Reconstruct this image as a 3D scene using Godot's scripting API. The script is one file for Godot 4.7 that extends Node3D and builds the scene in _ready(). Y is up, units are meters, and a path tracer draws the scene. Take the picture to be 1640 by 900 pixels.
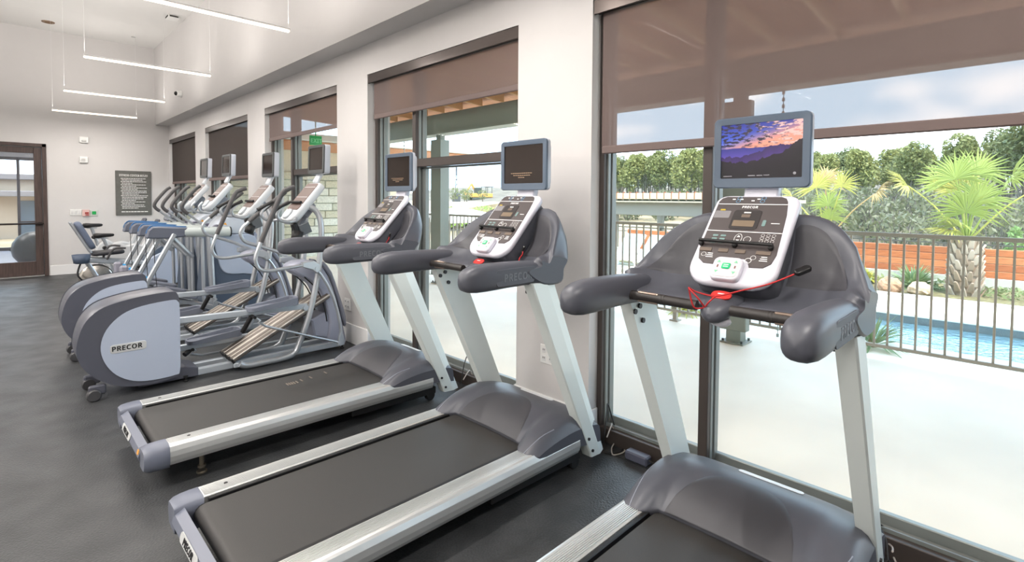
extends Node3D
# World: +x runs towards the window wall, y up, -z runs along the room to the far end wall. n means -z.
var S: SurfaceTool
var grp := 0
var used := {}
var C := {}
var rng := RandomNumberGenerator.new()

# ---------- small helpers ----------
func V(x: float, y: float, n: float) -> Vector3:
	return Vector3(x, y, -n)

func mat(key: String, c: Color, rough := 0.6, metal := 0.0) -> StandardMaterial3D:
	if C.has(key):
		return C[key]
	var m := StandardMaterial3D.new()
	m.resource_name = key
	m.albedo_color = c
	m.roughness = rough
	m.metallic = metal
	C[key] = m
	return m

func noise_tex(freq: float, lo: Color, hi: Color, size := 256, as_n := false, oct := 4, sd := 1, bump := 4.0) -> NoiseTexture2D:
	var f := FastNoiseLite.new()
	f.seed = sd
	f.frequency = freq
	f.fractal_octaves = oct
	var t := NoiseTexture2D.new()
	t.width = size
	t.height = size
	t.seamless = true
	t.noise = f
	if as_n:
		t.as_normal_map = true
		t.bump_strength = bump
	else:
		var g := Gradient.new()
		g.set_color(0, lo)
		g.set_color(1, hi)
		t.color_ramp = g
	return t

func tri(m: StandardMaterial3D, s: float, world := false) -> StandardMaterial3D:
	m.uv1_triplanar = true
	m.uv1_world_triplanar = world
	m.uv1_scale = Vector3(s, s, s)
	return m

func grained(m: StandardMaterial3D, freq: float, s: float, lo := 0.86, sd := 1) -> StandardMaterial3D:
	m.albedo_texture = noise_tex(freq, Color(lo, lo, lo), Color(1, 1, 1), 256, false, 4, sd)
	return tri(m, s)

func nb() -> void:
	S = SurfaceTool.new()
	S.begin(Mesh.PRIMITIVE_TRIANGLES)
	grp = 0

func put(t: PackedVector3Array, smooth := true, flip := 0) -> void:
	var v := 0.0
	var o := t[0]
	for i in range(0, t.size(), 3):
		v += (t[i] - o).dot((t[i + 1] - o).cross(t[i + 2] - o))
	if flip != 0:
		v = float(flip)
	grp += 1
	S.set_smooth_group(grp if smooth else -1)
	for i in range(0, t.size(), 3):
		if v > 0.0:
			S.add_vertex(t[i]); S.add_vertex(t[i + 2]); S.add_vertex(t[i + 1])
		else:
			S.add_vertex(t[i]); S.add_vertex(t[i + 1]); S.add_vertex(t[i + 2])

func cvx(t: PackedVector3Array, c: Vector3) -> void:
	S.set_smooth_group(-1)
	for i in range(0, t.size(), 3):
		var a := t[i]
		var b := t[i + 1]
		var d := t[i + 2]
		if (b - a).cross(d - a).dot((a + b + d) / 3.0 - c) > 0.0:
			S.add_vertex(a); S.add_vertex(d); S.add_vertex(b)
		else:
			S.add_vertex(a); S.add_vertex(b); S.add_vertex(d)

func box(c: Vector3, s: Vector3, ch := 0.0, b := Basis()) -> void:
	var h := s * 0.5
	var t := PackedVector3Array()
	var k: float = minf(ch, minf(h.x, minf(h.y, h.z)) * 0.9)
	for a in 3:
		var p := (a + 1) % 3
		var q := (a + 2) % 3
		for sg in [-1.0, 1.0]:
			var w: Array[Vector3] = []
			for e in [[-1, -1], [1, -1], [1, 1], [-1, 1]]:
				var v := Vector3()
				v[a] = sg * h[a]
				v[p] = e[0] * (h[p] - k)
				v[q] = e[1] * (h[q] - k)
				w.append(c + b * v)
			t.append_array([w[0], w[1], w[2], w[0], w[2], w[3]])
			if k > 0.0:
				for sp in [-1.0, 1.0]:
					var x: Array[Vector3] = []
					for e in [[0, -1], [0, 1], [1, 1], [1, -1]]:
						var v := Vector3()
						v[a] = sg * (h[a] if e[0] == 0 else h[a] - k)
						v[p] = sp * (h[p] - k if e[0] == 0 else h[p])
						v[q] = e[1] * (h[q] - k)
						x.append(c + b * v)
					t.append_array([x[0], x[1], x[2], x[0], x[2], x[3]])
	if k > 0.0:
		for sx in [-1.0, 1.0]:
			for sy in [-1.0, 1.0]:
				for sz in [-1.0, 1.0]:
					t.append_array([c + b * Vector3(sx * h.x, sy * (h.y - k), sz * (h.z - k)), c + b * Vector3(sx * (h.x - k), sy * h.y, sz * (h.z - k)), c + b * Vector3(sx * (h.x - k), sy * (h.y - k), sz * h.z)])
	cvx(t, c)

func bb(x0: float, x1: float, y0: float, y1: float, n0: float, n1: float, ch := 0.0) -> void:
	box(V((x0 + x1) / 2, (y0 + y1) / 2, (n0 + n1) / 2), Vector3(absf(x1 - x0), absf(y1 - y0), absf(n1 - n0)), ch)

func bar(a: Vector3, b: Vector3, w: float, h: float, ch := 0.0, up := Vector3.UP) -> void:
	var d := (b - a).normalized()
	var s := d.cross(up if absf(d.dot(up)) < 0.98 else Vector3.RIGHT).normalized()
	box((a + b) / 2, Vector3(a.distance_to(b), h, w), ch, Basis(d, s.cross(d), s))

func loft(r: Array, cap := true, smooth := true, closed := true) -> void:
	var t := PackedVector3Array()
	var n: int = r[0].size()
	for i in r.size() - 1:
		for j in (n if closed else n - 1):
			var a: Vector3 = r[i][j]
			var b: Vector3 = r[i][(j + 1) % n]
			var c: Vector3 = r[i + 1][(j + 1) % n]
			var d: Vector3 = r[i + 1][j]
			t.append_array([a, b, c, a, c, d])
	var u := PackedVector3Array()
	if cap:
		for e in 2:
			var q: PackedVector3Array = r[0] if e == 0 else r[r.size() - 1]
			var m := Vector3()
			for p in q:
				m += p / float(n)
			for j in n:
				if e == 0:
					u.append_array([m, q[(j + 1) % n], q[j]])
				else:
					u.append_array([m, q[j], q[(j + 1) % n]])
	var v := 0.0
	var o: Vector3 = r[0][0]
	for w in [t, u]:
		for i in range(0, w.size(), 3):
			v += (w[i] - o).dot((w[i + 1] - o).cross(w[i + 2] - o))
	put(t, smooth, 1 if v > 0 else -1)
	if cap:
		put(u, false, 1 if v > 0 else -1)

func xf(p: PackedVector3Array, T: Transform3D) -> PackedVector3Array:
	return T * p

func area(p: PackedVector2Array) -> float:
	var a := 0.0
	for i in p.size():
		a += p[i].cross(p[(i + 1) % p.size()])
	return a * 0.5

func inset(p: PackedVector2Array, d: float) -> PackedVector2Array:
	var s := signf(area(p))
	var o := PackedVector2Array()
	var n := p.size()
	for i in n:
		var a := (p[i] - p[(i + n - 1) % n]).normalized()
		var b := (p[(i + 1) % n] - p[i]).normalized()
		var m := (a.orthogonal() + b.orthogonal())
		m = m.normalized() / maxf(0.5, sqrt((1.0 + a.dot(b)) / 2.0))
		o.append(p[i] - m * d * s * -1.0 if s < 0 else p[i] - m * d)
	# keep the smaller of the two directions
	if absf(area(o)) > absf(area(p)):
		for i in n:
			o[i] = p[i] * 2.0 - o[i]
	return o

# outline in the x-y plane of T, from z0 to z1, with bevelled rims
func slab(p: PackedVector2Array, z0: float, z1: float, T := Transform3D(), bev := 0.0, smooth := false) -> void:
	var lv := [[0.0, z0], [0.0, z1]]
	if bev > 0.0:
		lv = [[bev, z0], [bev * 0.3, z0 + bev * 0.3], [0.0, z0 + bev], [0.0, z1 - bev], [bev * 0.3, z1 - bev * 0.3], [bev, z1]]
		if not smooth:
			lv = [[bev, z0], [0.0, z0 + bev], [0.0, z1 - bev], [bev, z1]]
	var r := []
	for l in lv:
		var q := inset(p, l[0]) if l[0] > 0.0 else p
		var w := PackedVector3Array()
		for v in q:
			w.append(T * Vector3(v.x, v.y, l[1]))
		r.append(w)
	loft(r, false, smooth)
	var f := inset(p, bev) if bev > 0.0 else p
	var ix := Geometry2D.triangulate_polygon(f)
	if ix.is_empty():
		ix = Geometry2D.triangulate_polygon(p)
		f = p
	for e in 2:
		var t := PackedVector3Array()
		var z := z0 if e == 0 else z1
		var dir := T.basis.z * (-1.0 if e == 0 else 1.0) * signf(z1 - z0)
		for i in range(0, ix.size(), 3):
			var a := T * Vector3(f[ix[i]].x, f[ix[i]].y, z)
			var b := T * Vector3(f[ix[i + 1]].x, f[ix[i + 1]].y, z)
			var c := T * Vector3(f[ix[i + 2]].x, f[ix[i + 2]].y, z)
			if (b - a).cross(c - a).dot(dir) < 0.0:
				t.append_array([a, c, b])
			else:
				t.append_array([a, b, c])
		put(t, false, 1)

func rr(w: float, h: float, r: float, cx := 0.0, cy := 0.0, k := 5, rb := -1.0) -> PackedVector2Array:
	var o := PackedVector2Array()
	for q in 4:
		var e := r if (rb < 0 or q < 2) else rb
		var c := Vector2((w / 2 - e) * [1, -1, -1, 1][q], (h / 2 - e) * [1, 1, -1, -1][q])
		for i in k + 1:
			var a := PI / 2 * (q + float(i) / k)
			o.append(Vector2(cx, cy) + c + Vector2(cos(a), sin(a)) * e)
	return o

func cr(p: PackedVector3Array, k: int, closed := false) -> PackedVector3Array:
	var o := PackedVector3Array()
	var n := p.size()
	for i in (n if closed else n - 1):
		var a: Vector3 = p[(i + n - 1) % n] if closed else p[maxi(i - 1, 0)]
		var b := p[i]
		var c := p[(i + 1) % n]
		var d: Vector3 = p[(i + 2) % n] if closed else p[mini(i + 2, n - 1)]
		for j in k:
			var t := float(j) / k
			o.append(b.cubic_interpolate(c, a, d, t))
	if not closed:
		o.append(p[n - 1])
	return o

func cr2(p: PackedVector2Array, k: int) -> PackedVector2Array:
	var q := PackedVector3Array()
	for v in p:
		q.append(Vector3(v.x, v.y, 0))
	var o := PackedVector2Array()
	for v in cr(q, k, true):
		o.append(Vector2(v.x, v.y))
	return o

func tube(p: PackedVector3Array, r: float, seg := 8, r1 := -1.0, cap := true, flat := 1.0) -> void:
	var rings := []
	var up := Vector3.UP
	var n := p.size()
	for i in n:
		var d := (p[mini(i + 1, n - 1)] - p[maxi(i - 1, 0)]).normalized()
		if i == 0:
			up = Vector3.UP if absf(d.y) < 0.9 else Vector3.RIGHT
		up = (up - d * up.dot(d)).normalized()
		var s := d.cross(up)
		var e := r if r1 < 0 else lerpf(r, r1, float(i) / (n - 1))
		var ring := PackedVector3Array()
		for j in seg:
			var a := TAU * j / seg
			ring.append(p[i] + up * cos(a) * e * flat + s * sin(a) * e)
		rings.append(ring)
	loft(rings, cap)

func cyl(a: Vector3, b: Vector3, r: float, seg := 16, ch := 0.0) -> void:
	if ch <= 0.0:
		tube([a, b], r, seg)
		return
	var d := (b - a).normalized()
	lathe([Vector2(r - ch, 0), Vector2(r, ch), Vector2(r, a.distance_to(b) - ch), Vector2(r - ch, a.distance_to(b))], frame(a, d), seg, false)

func frame(o: Vector3, y: Vector3) -> Transform3D:
	var d := y.normalized()
	var x := d.cross(Vector3.UP if absf(d.y) < 0.95 else Vector3.RIGHT).normalized()
	return Transform3D(Basis(x, d, x.cross(d)), o)

func lathe(p: PackedVector2Array, T: Transform3D, seg := 20, smooth := true) -> void:
	var rings := []
	for v in p:
		var w := PackedVector3Array()
		for j in seg:
			var a := TAU * j / seg
			w.append(T * Vector3(cos(a) * v.x, v.y, sin(a) * v.x))
		rings.append(w)
	if smooth:
		loft(rings, true)
	else:
		for i in rings.size() - 1:
			var tt := PackedVector3Array()
			for j in seg:
				var k := (j + 1) % seg
				tt.append_array([rings[i][j], rings[i][k], rings[i + 1][k], rings[i][j], rings[i + 1][k], rings[i + 1][j]])
			var out: Vector3 = (rings[i][0] + rings[i + 1][0]) / 2 - T * Vector3(0, (p[i].y + p[i + 1].y) / 2, 0)
			var nn: Vector3 = (tt[1] - tt[0]).cross(tt[2] - tt[0])
			if nn.length() < 1e-12:
				nn = (tt[4] - tt[3]).cross(tt[5] - tt[3])
			put(tt, true, 1 if nn.dot(out + T.basis.y * (p[i].x - p[i + 1].x) * 10.0) > 0 else -1)
		for e in 2:
			var q: PackedVector3Array = rings[0] if e == 0 else rings[rings.size() - 1]
			var m := T * Vector3(0, p[0].y if e == 0 else p[p.size() - 1].y, 0)
			var u := PackedVector3Array()
			for j in seg:
				u.append_array([m, q[j], q[(j + 1) % seg]])
			put(u, false, 1 if (u[1] - u[0]).cross(u[2] - u[0]).dot(T.basis.y * (-1.0 if e == 0 else 1.0)) > 0 else -1)

func ball(c: Vector3, r: Vector3, seg := 14) -> void:
	var p := PackedVector2Array()
	for i in 9:
		var a := -PI / 2 + PI * i / 8.0
		p.append(Vector2(maxf(cos(a), 0.001), sin(a)))
	lathe(p, Transform3D(Basis.from_scale(r), c), seg)

func lut(xs: Array, ys: Array, x: float) -> float:
	if x <= xs[0]:
		return ys[0]
	for i in xs.size() - 1:
		if x <= xs[i + 1]:
			return lerpf(ys[i], ys[i + 1], (x - xs[i]) / (xs[i + 1] - xs[i]))
	return ys[ys.size() - 1]

func numbered(called: String) -> String:
	var k: int = used.get(called, 0)
	used[called] = k + 1
	return called if k == 0 else "%s_%03d" % [called, k]

func tag(o: Node3D, label: String, category: String, group := "") -> Node3D:
	o.set_meta("label", label)
	o.set_meta("category", category)
	if group:
		o.set_meta("group", group)
	return o

func thing(called: String, label: String, category: String, at: Vector3, group := "") -> Node3D:
	var o := Node3D.new()
	o.name = numbered(called)
	add_child(o)
	o.position = at
	return tag(o, label, category, group)

func fin(called: String, m: Material, parent: Node3D = null) -> MeshInstance3D:
	S.generate_normals()
	var o := MeshInstance3D.new()
	o.mesh = S.commit()
	o.material_override = m
	if parent:
		o.name = called
		parent.add_child(o, true)
	else:
		o.name = numbered(called)
		add_child(o)
	return o

func again(o: MeshInstance3D, called: String, parent: Node3D, t: Transform3D, m: Material = null) -> MeshInstance3D:
	var c := MeshInstance3D.new()
	c.mesh = o.mesh
	c.material_override = m if m else o.material_override
	c.name = called
	parent.add_child(c, true)
	c.transform = t
	return c

func struct(called: String, m: Material) -> MeshInstance3D:
	var o := fin(called, m)
	o.set_meta("kind", "structure")
	return o

func group_struct(called: String) -> Node3D:
	var o := Node3D.new()
	o.name = numbered(called)
	add_child(o)
	o.set_meta("kind", "structure")
	return o

func dup(o: Node3D, label: String, at: Vector3, group := "") -> Node3D:
	var c: Node3D = o.duplicate()
	c.name = numbered(RegEx.create_from_string("_\\d{3}$").sub(o.name, ""))
	add_child(c)
	c.position = at
	c.set_meta("label", label)
	if group:
		c.set_meta("group", group)
	return c

func words(text: String, size: float, depth: float, called: String, m: Material, parent: Node3D, T: Transform3D, serif := false, bold := true) -> MeshInstance3D:
	var f := SystemFont.new()
	f.font_names = PackedStringArray(["Droid Serif" if serif else "Droid Sans"])
	f.font_weight = 700 if bold else 400
	var t := TextMesh.new()
	t.font = f
	t.text = text
	t.font_size = 32
	t.pixel_size = size / 32.0
	t.depth = depth
	t.curve_step = 1.0
	var o := MeshInstance3D.new()
	o.mesh = t
	o.material_override = m
	o.name = called
	parent.add_child(o, true)
	o.transform = T
	return o

# ---------- camera, sky, light ----------
const WX := 2.46      # room side of the window wall
const FX := 2.54      # room side of the window frames
const EN := 12.5      # end wall
const CY := 4.4       # ceiling
const PX := 0.9283    # measured window positions to this wall plane

func view_and_light() -> void:
	var cam := Camera3D.new()
	cam.name = "camera"
	add_child(cam)
	cam.transform = Transform3D(Basis(Vector3(0.71136, 0.00671, 0.7028), Vector3(0.02006, 0.99935, -0.02984), Vector3(-0.70255, 0.03533, 0.71076)).orthonormalized(), Vector3(0, 1.45, 0))
	var near := 0.05
	cam.set_frustum(near * 900.0 / 826.73, Vector2(0, near * (347.07 - 450.0) / 826.73), near, 400.0)
	cam.current = true

	var sky_img := Image.create(512, 256, false, Image.FORMAT_RGBF)
	var cl := FastNoiseLite.new()
	cl.seed = 11
	cl.frequency = 0.9
	cl.fractal_octaves = 6
	for y in 256:
		var el := PI * (0.5 - (y + 0.5) / 256.0)
		for x in 512:
			var az := TAU * x / 512.0
			var d := Vector3(cos(el) * sin(az), sin(el), cos(el) * cos(az))
			var c := Color(2.15, 2.95, 3.6).lerp(Color(1.75, 2.6, 3.5), clampf(sin(el), 0.0, 1.0))
			if el > 0.0:
				var v := cl.get_noise_3d(d.x * 3.0, d.y * 7.0, d.z * 3.0)
				var k := smoothstep(0.17, 0.42, v) * 0.85
				c = c.lerp(Color(4.4, 4.4, 4.4), k)
			else:
				c = Color(1.6, 1.6, 1.5)
			sky_img.set_pixel(x, y, c)
	var pm := PanoramaSkyMaterial.new()
	pm.panorama = ImageTexture.create_from_image(sky_img)
	var sky := Sky.new()
	sky.sky_material = pm
	var env := Environment.new()
	env.background_mode = Environment.BG_SKY
	env.sky = sky
	env.tonemap_mode = Environment.TONE_MAPPER_LINEAR
	env.tonemap_exposure = 1.36
	env.sdfgi_enabled = true
	env.ssao_enabled = true
	env.ssil_enabled = true
	var we := WorldEnvironment.new()
	we.name = "world_environment"
	we.environment = env
	add_child(we)
	var sun := DirectionalLight3D.new()
	sun.name = "sun"
	add_child(sun)
	sun.light_energy = 1.6
	sun.light_color = Color(1.0, 0.95, 0.87)
	sun.light_angular_distance = 0.6
	sun.shadow_enabled = true
	sun.look_at_from_position(Vector3.ZERO, V(0.30, -0.85, 0.36), Vector3.RIGHT)

func pendant(x0: float, x1: float, n: float, pw: float, label: String) -> void:
	var y := 2.87
	var o := thing("linear_pendant_light", label, "light", V((x0 + x1) / 2, y, n), "linear pendant lights along the room")
	var half := (x1 - x0) / 2
	nb()
	box(Vector3(0, 0.012, 0), Vector3(half * 2, 0.016, 0.03), 0.004)
	fin("housing", mat("pendant_white", Color(0.9, 0.9, 0.9), 0.5), o)
	nb()
	box(Vector3(0, -0.006, 0), Vector3(half * 2 - 0.004, 0.022, 0.028), 0.006)
	var em := mat("lamp_glow", Color(1, 1, 1), 0.5)
	em.emission_enabled = true
	em.emission = Color(1.0, 0.91, 0.82)
	em.emission_energy_multiplier = 1.7
	fin("light_diffuser", em, o)
	for s in [-1.0, 1.0]:
		nb()
		cyl(Vector3(s * (half - 0.01), 0.018, 0), Vector3(s * (half - 0.01), CY - y, 0), 0.0012, 5)
		fin("cable", mat("pendant_white", Color.WHITE), o)
	for up in [false, true]:
		var l := AreaLight3D.new()
		l.name = "lamp_up" if up else "lamp_down"
		l.area_size = Vector2(half * 2 - 0.02, 0.03)
		l.light_energy = pw * ((1.45 if x0 < 0.0 else 0.5) if up else 1.0)
		l.light_color = Color(1.0, 0.975, 0.95)
		l.shadow_enabled = true
		l.area_range = 30.0
		o.add_child(l)
		l.position = Vector3(0, 0.06 if up else -0.03, 0)
		l.rotation_degrees = Vector3(90 if up else -90, 0, 0)

# ---------- room shell ----------
func room() -> void:
	var wall := grained(mat("wall_paint", Color(0.815, 0.805, 0.80), 0.75), 0.006, 0.6, 0.985, 3)
	var white := mat("white_trim", Color(0.9, 0.9, 0.9), 0.45)
	var fl := mat("rubber_floor", Color(1, 1, 1), 0.52)
	fl.albedo_texture = noise_tex(0.012, Color(0.20, 0.207, 0.213), Color(0.30, 0.307, 0.313), 512, false, 6, 5)
	fl.detail_enabled = true
	fl.detail_blend_mode = BaseMaterial3D.BLEND_MODE_MUL
	fl.detail_albedo = noise_tex(0.3, Color(0.72, 0.72, 0.72), Color(1, 1, 1), 512, false, 2, 6)
	fl.roughness_texture = noise_tex(0.02, Color(0.75, 0.75, 0.75), Color(1, 1, 1), 256, false, 4, 7)
	fl.normal_enabled = true
	fl.normal_texture = noise_tex(0.25, Color.BLACK, Color.WHITE, 512, true, 2, 8, 0.5)
	tri(fl, 0.6, true)
	nb()
	bb(-4.0, 2.44, -0.2, 0.0, -4.5, EN)
	bb(2.444, 2.72, -0.2, 0.0, -4.5, EN)
	struct("floor", fl)
	nb()
	bb(-4.2, 2.7, CY, CY + 0.2, -4.7, EN + 0.2)
	struct("ceiling", grained(mat("ceiling_paint", Color(0.88, 0.875, 0.865), 0.8), 0.006, 0.5, 0.985, 4))
	# window wall with five openings
	var op := win_spans()
	nb()
	var x1 := 2.70
	bb(WX, x1, 2.6, CY, -4.5, EN + 0.2)
	var last := -4.5
	for i in range(4, -1, -1):
		bb(WX, x1, 0.0, 2.6, last, op[i][0])
		last = op[i][1]
	if last < EN + 0.2:
		bb(WX, x1, 0.0, 2.6, last, EN + 0.2)
	struct("wall_right", wall)
	nb()
	bb(-4.2, -4.0, 0.0, CY, -4.7, EN + 0.2)
	struct("wall_left", wall)
	nb()
	bb(-4.2, 2.7, 0.0, CY, -4.7, -4.5)
	struct("wall_back", wall)
	nb()
	bb(-4.0, -0.5, 0.0, CY, EN, EN + 0.2)
	bb(-0.5, 0.585, 2.37, CY, EN, EN + 0.2)
	bb(0.585, WX, 0.0, CY, EN, EN + 0.2)
	struct("wall_end", wall)
	nb()
	bb(2.234, WX, 2.88, CY, -4.5, EN)
	struct("trim_1", wall)
	# baseboards
	nb()
	bb(0.60, WX, 0.0, 0.178, EN - 0.014, EN, 0.003)
	bb(-4.0, -0.52, 0.0, 0.178, EN - 0.014, EN, 0.003)
	struct("baseboard_end", white)
	nb()
	last = -4.5
	for i in range(4, -1, -1):
		if op[i][0] > last:
			bb(WX - 0.014, WX, 0.0, 0.19, last, op[i][0] + 0.012, 0.003)
			bb(WX - 0.014, FX, 0.0, 0.19, op[i][0] - 0.002, op[i][0] + 0.012, 0.003)
		last = op[i][1]
		bb(WX - 0.014, FX, 0.0, 0.19, last - 0.012, last + 0.002, 0.003)
	struct("baseboard_right", white)
	nb()
	bb(-4.0, -3.986, 0.0, 0.18, -4.5, EN, 0.003)
	struct("baseboard_left", white)
	door()
	for i in 5:
		window(i, op[i][0], op[i][1])

func win_spans() -> Array:
	return [[11.297 * PX, EN - 0.02], [8.3468 * PX, 10.618 * PX], [5.439 * PX, 7.6376 * PX], [2.6276 * PX, 4.77 * PX], [-1.7, 1.974 * PX]]

func window(i: int, n0: float, n1: float) -> void:
	var o := group_struct("window_%d" % (i + 1))
	var dk := mat("bronze_frame", Color(0.28, 0.25, 0.235), 0.45, 0.2)
	var gy := mat("grey_frame", Color(0.52, 0.54, 0.53), 0.4, 0.3)
	var top := 2.6
	# which divisions the bay has: positions of the mullions (front edge), transoms in the near bay
	var mul: Array = [[12.05], [9.3], [6.44], [3.80], [1.19, -0.85]][i]
	nb()
	for e in [n0, n1]:
		var s := 1.0 if e == n0 else -1.0
		bb(FX, FX + 0.03, 0.0, top, e, e + s * 0.035, 0.003)
	bb(FX - 0.01, FX + 0.03, 0.0, 0.085, n0, n1, 0.003)
	bb(FX, FX + 0.03, top - 0.06, top, n0, n1, 0.003)
	fin("frame", dk, o)
	nb()
	for e in [n0, n1]:
		var s := 1.0 if e == n0 else -1.0
		bb(FX + 0.03, FX + 0.058, 0.085, top, e, e + s * 0.045, 0.003)
		bb(FX + 0.066, FX + 0.11, 0.085, top, e, e + s * 0.05, 0.003)
	for k in 5:
		bb(FX + 0.03 + k * 0.011, FX + 0.036 + k * 0.011, 0.06, 0.1 - k * 0.003, n0, n1)
	bb(FX + 0.03, FX + 0.1, 0.02, 0.078, n0, n1)
	bb(FX + 0.088, FX + 0.12, 0.06, 0.13, n0, n1, 0.004)
	fin("track", gy, o)
	nb()
	bb(FX + 0.03, FX + 0.09, 0.0, 0.02, n0, n1)
	fin("gasket", mat("black_rubber", Color(0.1, 0.1, 0.1), 0.7), o)
	for m in mul:
		nb()
		bb(FX - 0.004, FX + 0.03, 0.085, top - 0.06, m - 0.05, m, 0.003)
		fin("mullion", dk, o)
		nb()
		bb(FX + 0.03, FX + 0.058, 0.085, top - 0.06, m - 0.052, m, 0.002)
		bb(FX + 0.066, FX + 0.11, 0.085, top - 0.06, m - 0.058, m + 0.005, 0.003)
		fin("mullion_side", gy, o)
	if i < 4:
		nb()
		bb(FX + 0.005, FX + 0.06, 1.715, 1.785, n0 + 0.03, mul[0] - 0.05, 0.004)
		fin("transom", dk, o)
		nb()
		bb(FX + 0.062, FX + 0.1, 1.70, 1.715, n0 + 0.03, mul[0] - 0.05, 0.003)
		bb(FX + 0.062, FX + 0.1, 0.12, 1.7, mul[0] - 0.105, mul[0] - 0.062, 0.003)
		fin("door_leaf_frame", gy, o)
	var gl := mat("pane_glass", Color(0.75, 0.95, 0.88, 0.06), 0.02)
	gl.transparency = BaseMaterial3D.TRANSPARENCY_ALPHA
	gl.metallic_specular = 0.25
	var cuts := [n1 - 0.04]
	for m in mul:
		cuts.append(m)
	cuts.append(n0 + 0.04)
	for k in cuts.size() - 1:
		var hi: float = cuts[k] - (0.055 if k > 0 else 0.0)
		var lo: float = cuts[k + 1]
		if hi - lo > 0.05:
			nb()
			put([V(FX + 0.09, 0.1, lo), V(FX + 0.09, 2.58, lo), V(FX + 0.09, 2.58, hi), V(FX + 0.09, 0.1, lo), V(FX + 0.09, 2.58, hi), V(FX + 0.09, 0.1, hi)], false)
			fin("pane", gl, o)

func door() -> void:
	var o := group_struct("door_1")
	var wd := mat("dark_door", Color(1, 1, 1), 0.45)
	wd.albedo_texture = noise_tex(0.02, Color(0.24, 0.19, 0.175), Color(0.34, 0.275, 0.255), 256, false, 4, 21)
	tri(wd, 1.0)
	wd.uv1_scale = Vector3(6, 0.5, 6)
	nb()
	for x in [-0.5, 0.525]:
		bb(x, x + 0.06, 0.0, 2.37, EN - 0.02, EN + 0.2, 0.004)
	bb(-0.5, 0.585, 2.31, 2.37, EN - 0.02, EN + 0.2, 0.004)
	fin("door_frame", wd, o)
	nb()
	bb(-0.44, -0.34, 0.02, 2.30, EN + 0.02, EN + 0.065, 0.004)
	bb(0.415, 0.52, 0.02, 2.30, EN + 0.02, EN + 0.065, 0.004)
	bb(-0.34, 0.415, 2.195, 2.30, EN + 0.02, EN + 0.065, 0.004)
	bb(-0.34, 0.415, 0.02, 0.27, EN + 0.02, EN + 0.065, 0.004)
	fin("door_leaf", wd, o)
	nb()
	put([V(-0.34, 0.27, EN + 0.04), V(0.415, 0.27, EN + 0.04), V(0.415, 2.195, EN + 0.04), V(-0.34, 0.27, EN + 0.04), V(0.415, 2.195, EN + 0.04), V(-0.34, 2.195, EN + 0.04)], false)
	var g := mat("door_glass", Color(0.85, 0.88, 0.95, 0.1), 0.02)
	g.transparency = BaseMaterial3D.TRANSPARENCY_ALPHA
	fin("pane", g, o)
	nb()
	bar(V(-0.42, 0.945, EN - 0.02), V(0.53, 0.945, EN - 0.02), 0.035, 0.03, 0.006)
	bb(-0.42, -0.36, 0.92, 0.97, EN - 0.02, EN + 0.02)
	bb(0.45, 0.51, 0.92, 0.97, EN - 0.02, EN + 0.02)
	fin("push_bar", mat("dark_metal", Color(0.2, 0.17, 0.165), 0.4, 0.6), o)
	nb()
	bb(-0.44, 0.525, 0.0, 0.018, EN - 0.03, EN + 0.2, 0.004)
	fin("threshold", mat("steel", Color(0.7, 0.7, 0.7), 0.35, 0.9), o)

func shades() -> void:
	var op := win_spans()
	var fab := mat("shade_mesh", Color(0.42, 0.36, 0.345, 0.85), 0.8)
	fab.transparency = BaseMaterial3D.TRANSPARENCY_ALPHA
	var dense := mat("shade_mesh_dense", Color(0.215, 0.18, 0.165, 0.975), 0.8)
	dense.transparency = BaseMaterial3D.TRANSPARENCY_ALPHA
	var bot := [1.70, 1.714, 2.172, 2.183, 1.715]
	var where := ["on the farthest window next to the end wall, drawn low", "on the second window from the end wall, drawn low", "on the middle window, half drawn, above two elliptical screens", "half drawn on the window behind the two further treadmills", "see-through, on the wide near window behind the nearest treadmill"]
	var hb := mat("headbox_bronze", Color(0.235, 0.2, 0.185), 0.28, 0.55)
	for i in 5:
		var n0: float = op[i][0] + 0.004
		var n1: float = op[i][1] - 0.004
		var o := thing("roller_shade", "brown roller shade " + where[i], "window shade", V(2.49, bot[i], (n0 + n1) / 2))
		var L := (n1 - n0) / 2
		var top: float = 2.598 - bot[i]
		nb()
		box(Vector3(-0.022, top - 0.041, 0), Vector3(0.012, 0.082, L * 2), 0.003)
		box(Vector3(0.01, top - 0.006, 0), Vector3(0.06, 0.01, L * 2))
		fin("headbox", hb, o)
		nb()
		cyl(Vector3(0.012, top - 0.05, -L + 0.01), Vector3(0.012, top - 0.05, L - 0.01), 0.025, 14)
		fin("roller", mat("shade_roller", Color(0.2, 0.17, 0.16), 0.8), o)
		nb()
		var e := 0.045 if i < 4 else 0.04
		var a := Vector3(0.012, 0.03, L - 0.004)
		var b := Vector3(0.012, 0.03, -L + e)
		var u := Vector3(0, top - 0.06, 0)
		put([a, a + u, b + u, a, b + u, b], false)
		fin("fabric", dense if i < 2 else fab, o)
		nb()
		box(Vector3(0.012, 0.02, e / 2 - 0.002), Vector3(0.014, 0.046, L * 2 - e - 0.008), 0.006)
		fin("hem_bar", mat("shade_hem", Color(0.43, 0.37, 0.355), 0.7), o)

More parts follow.
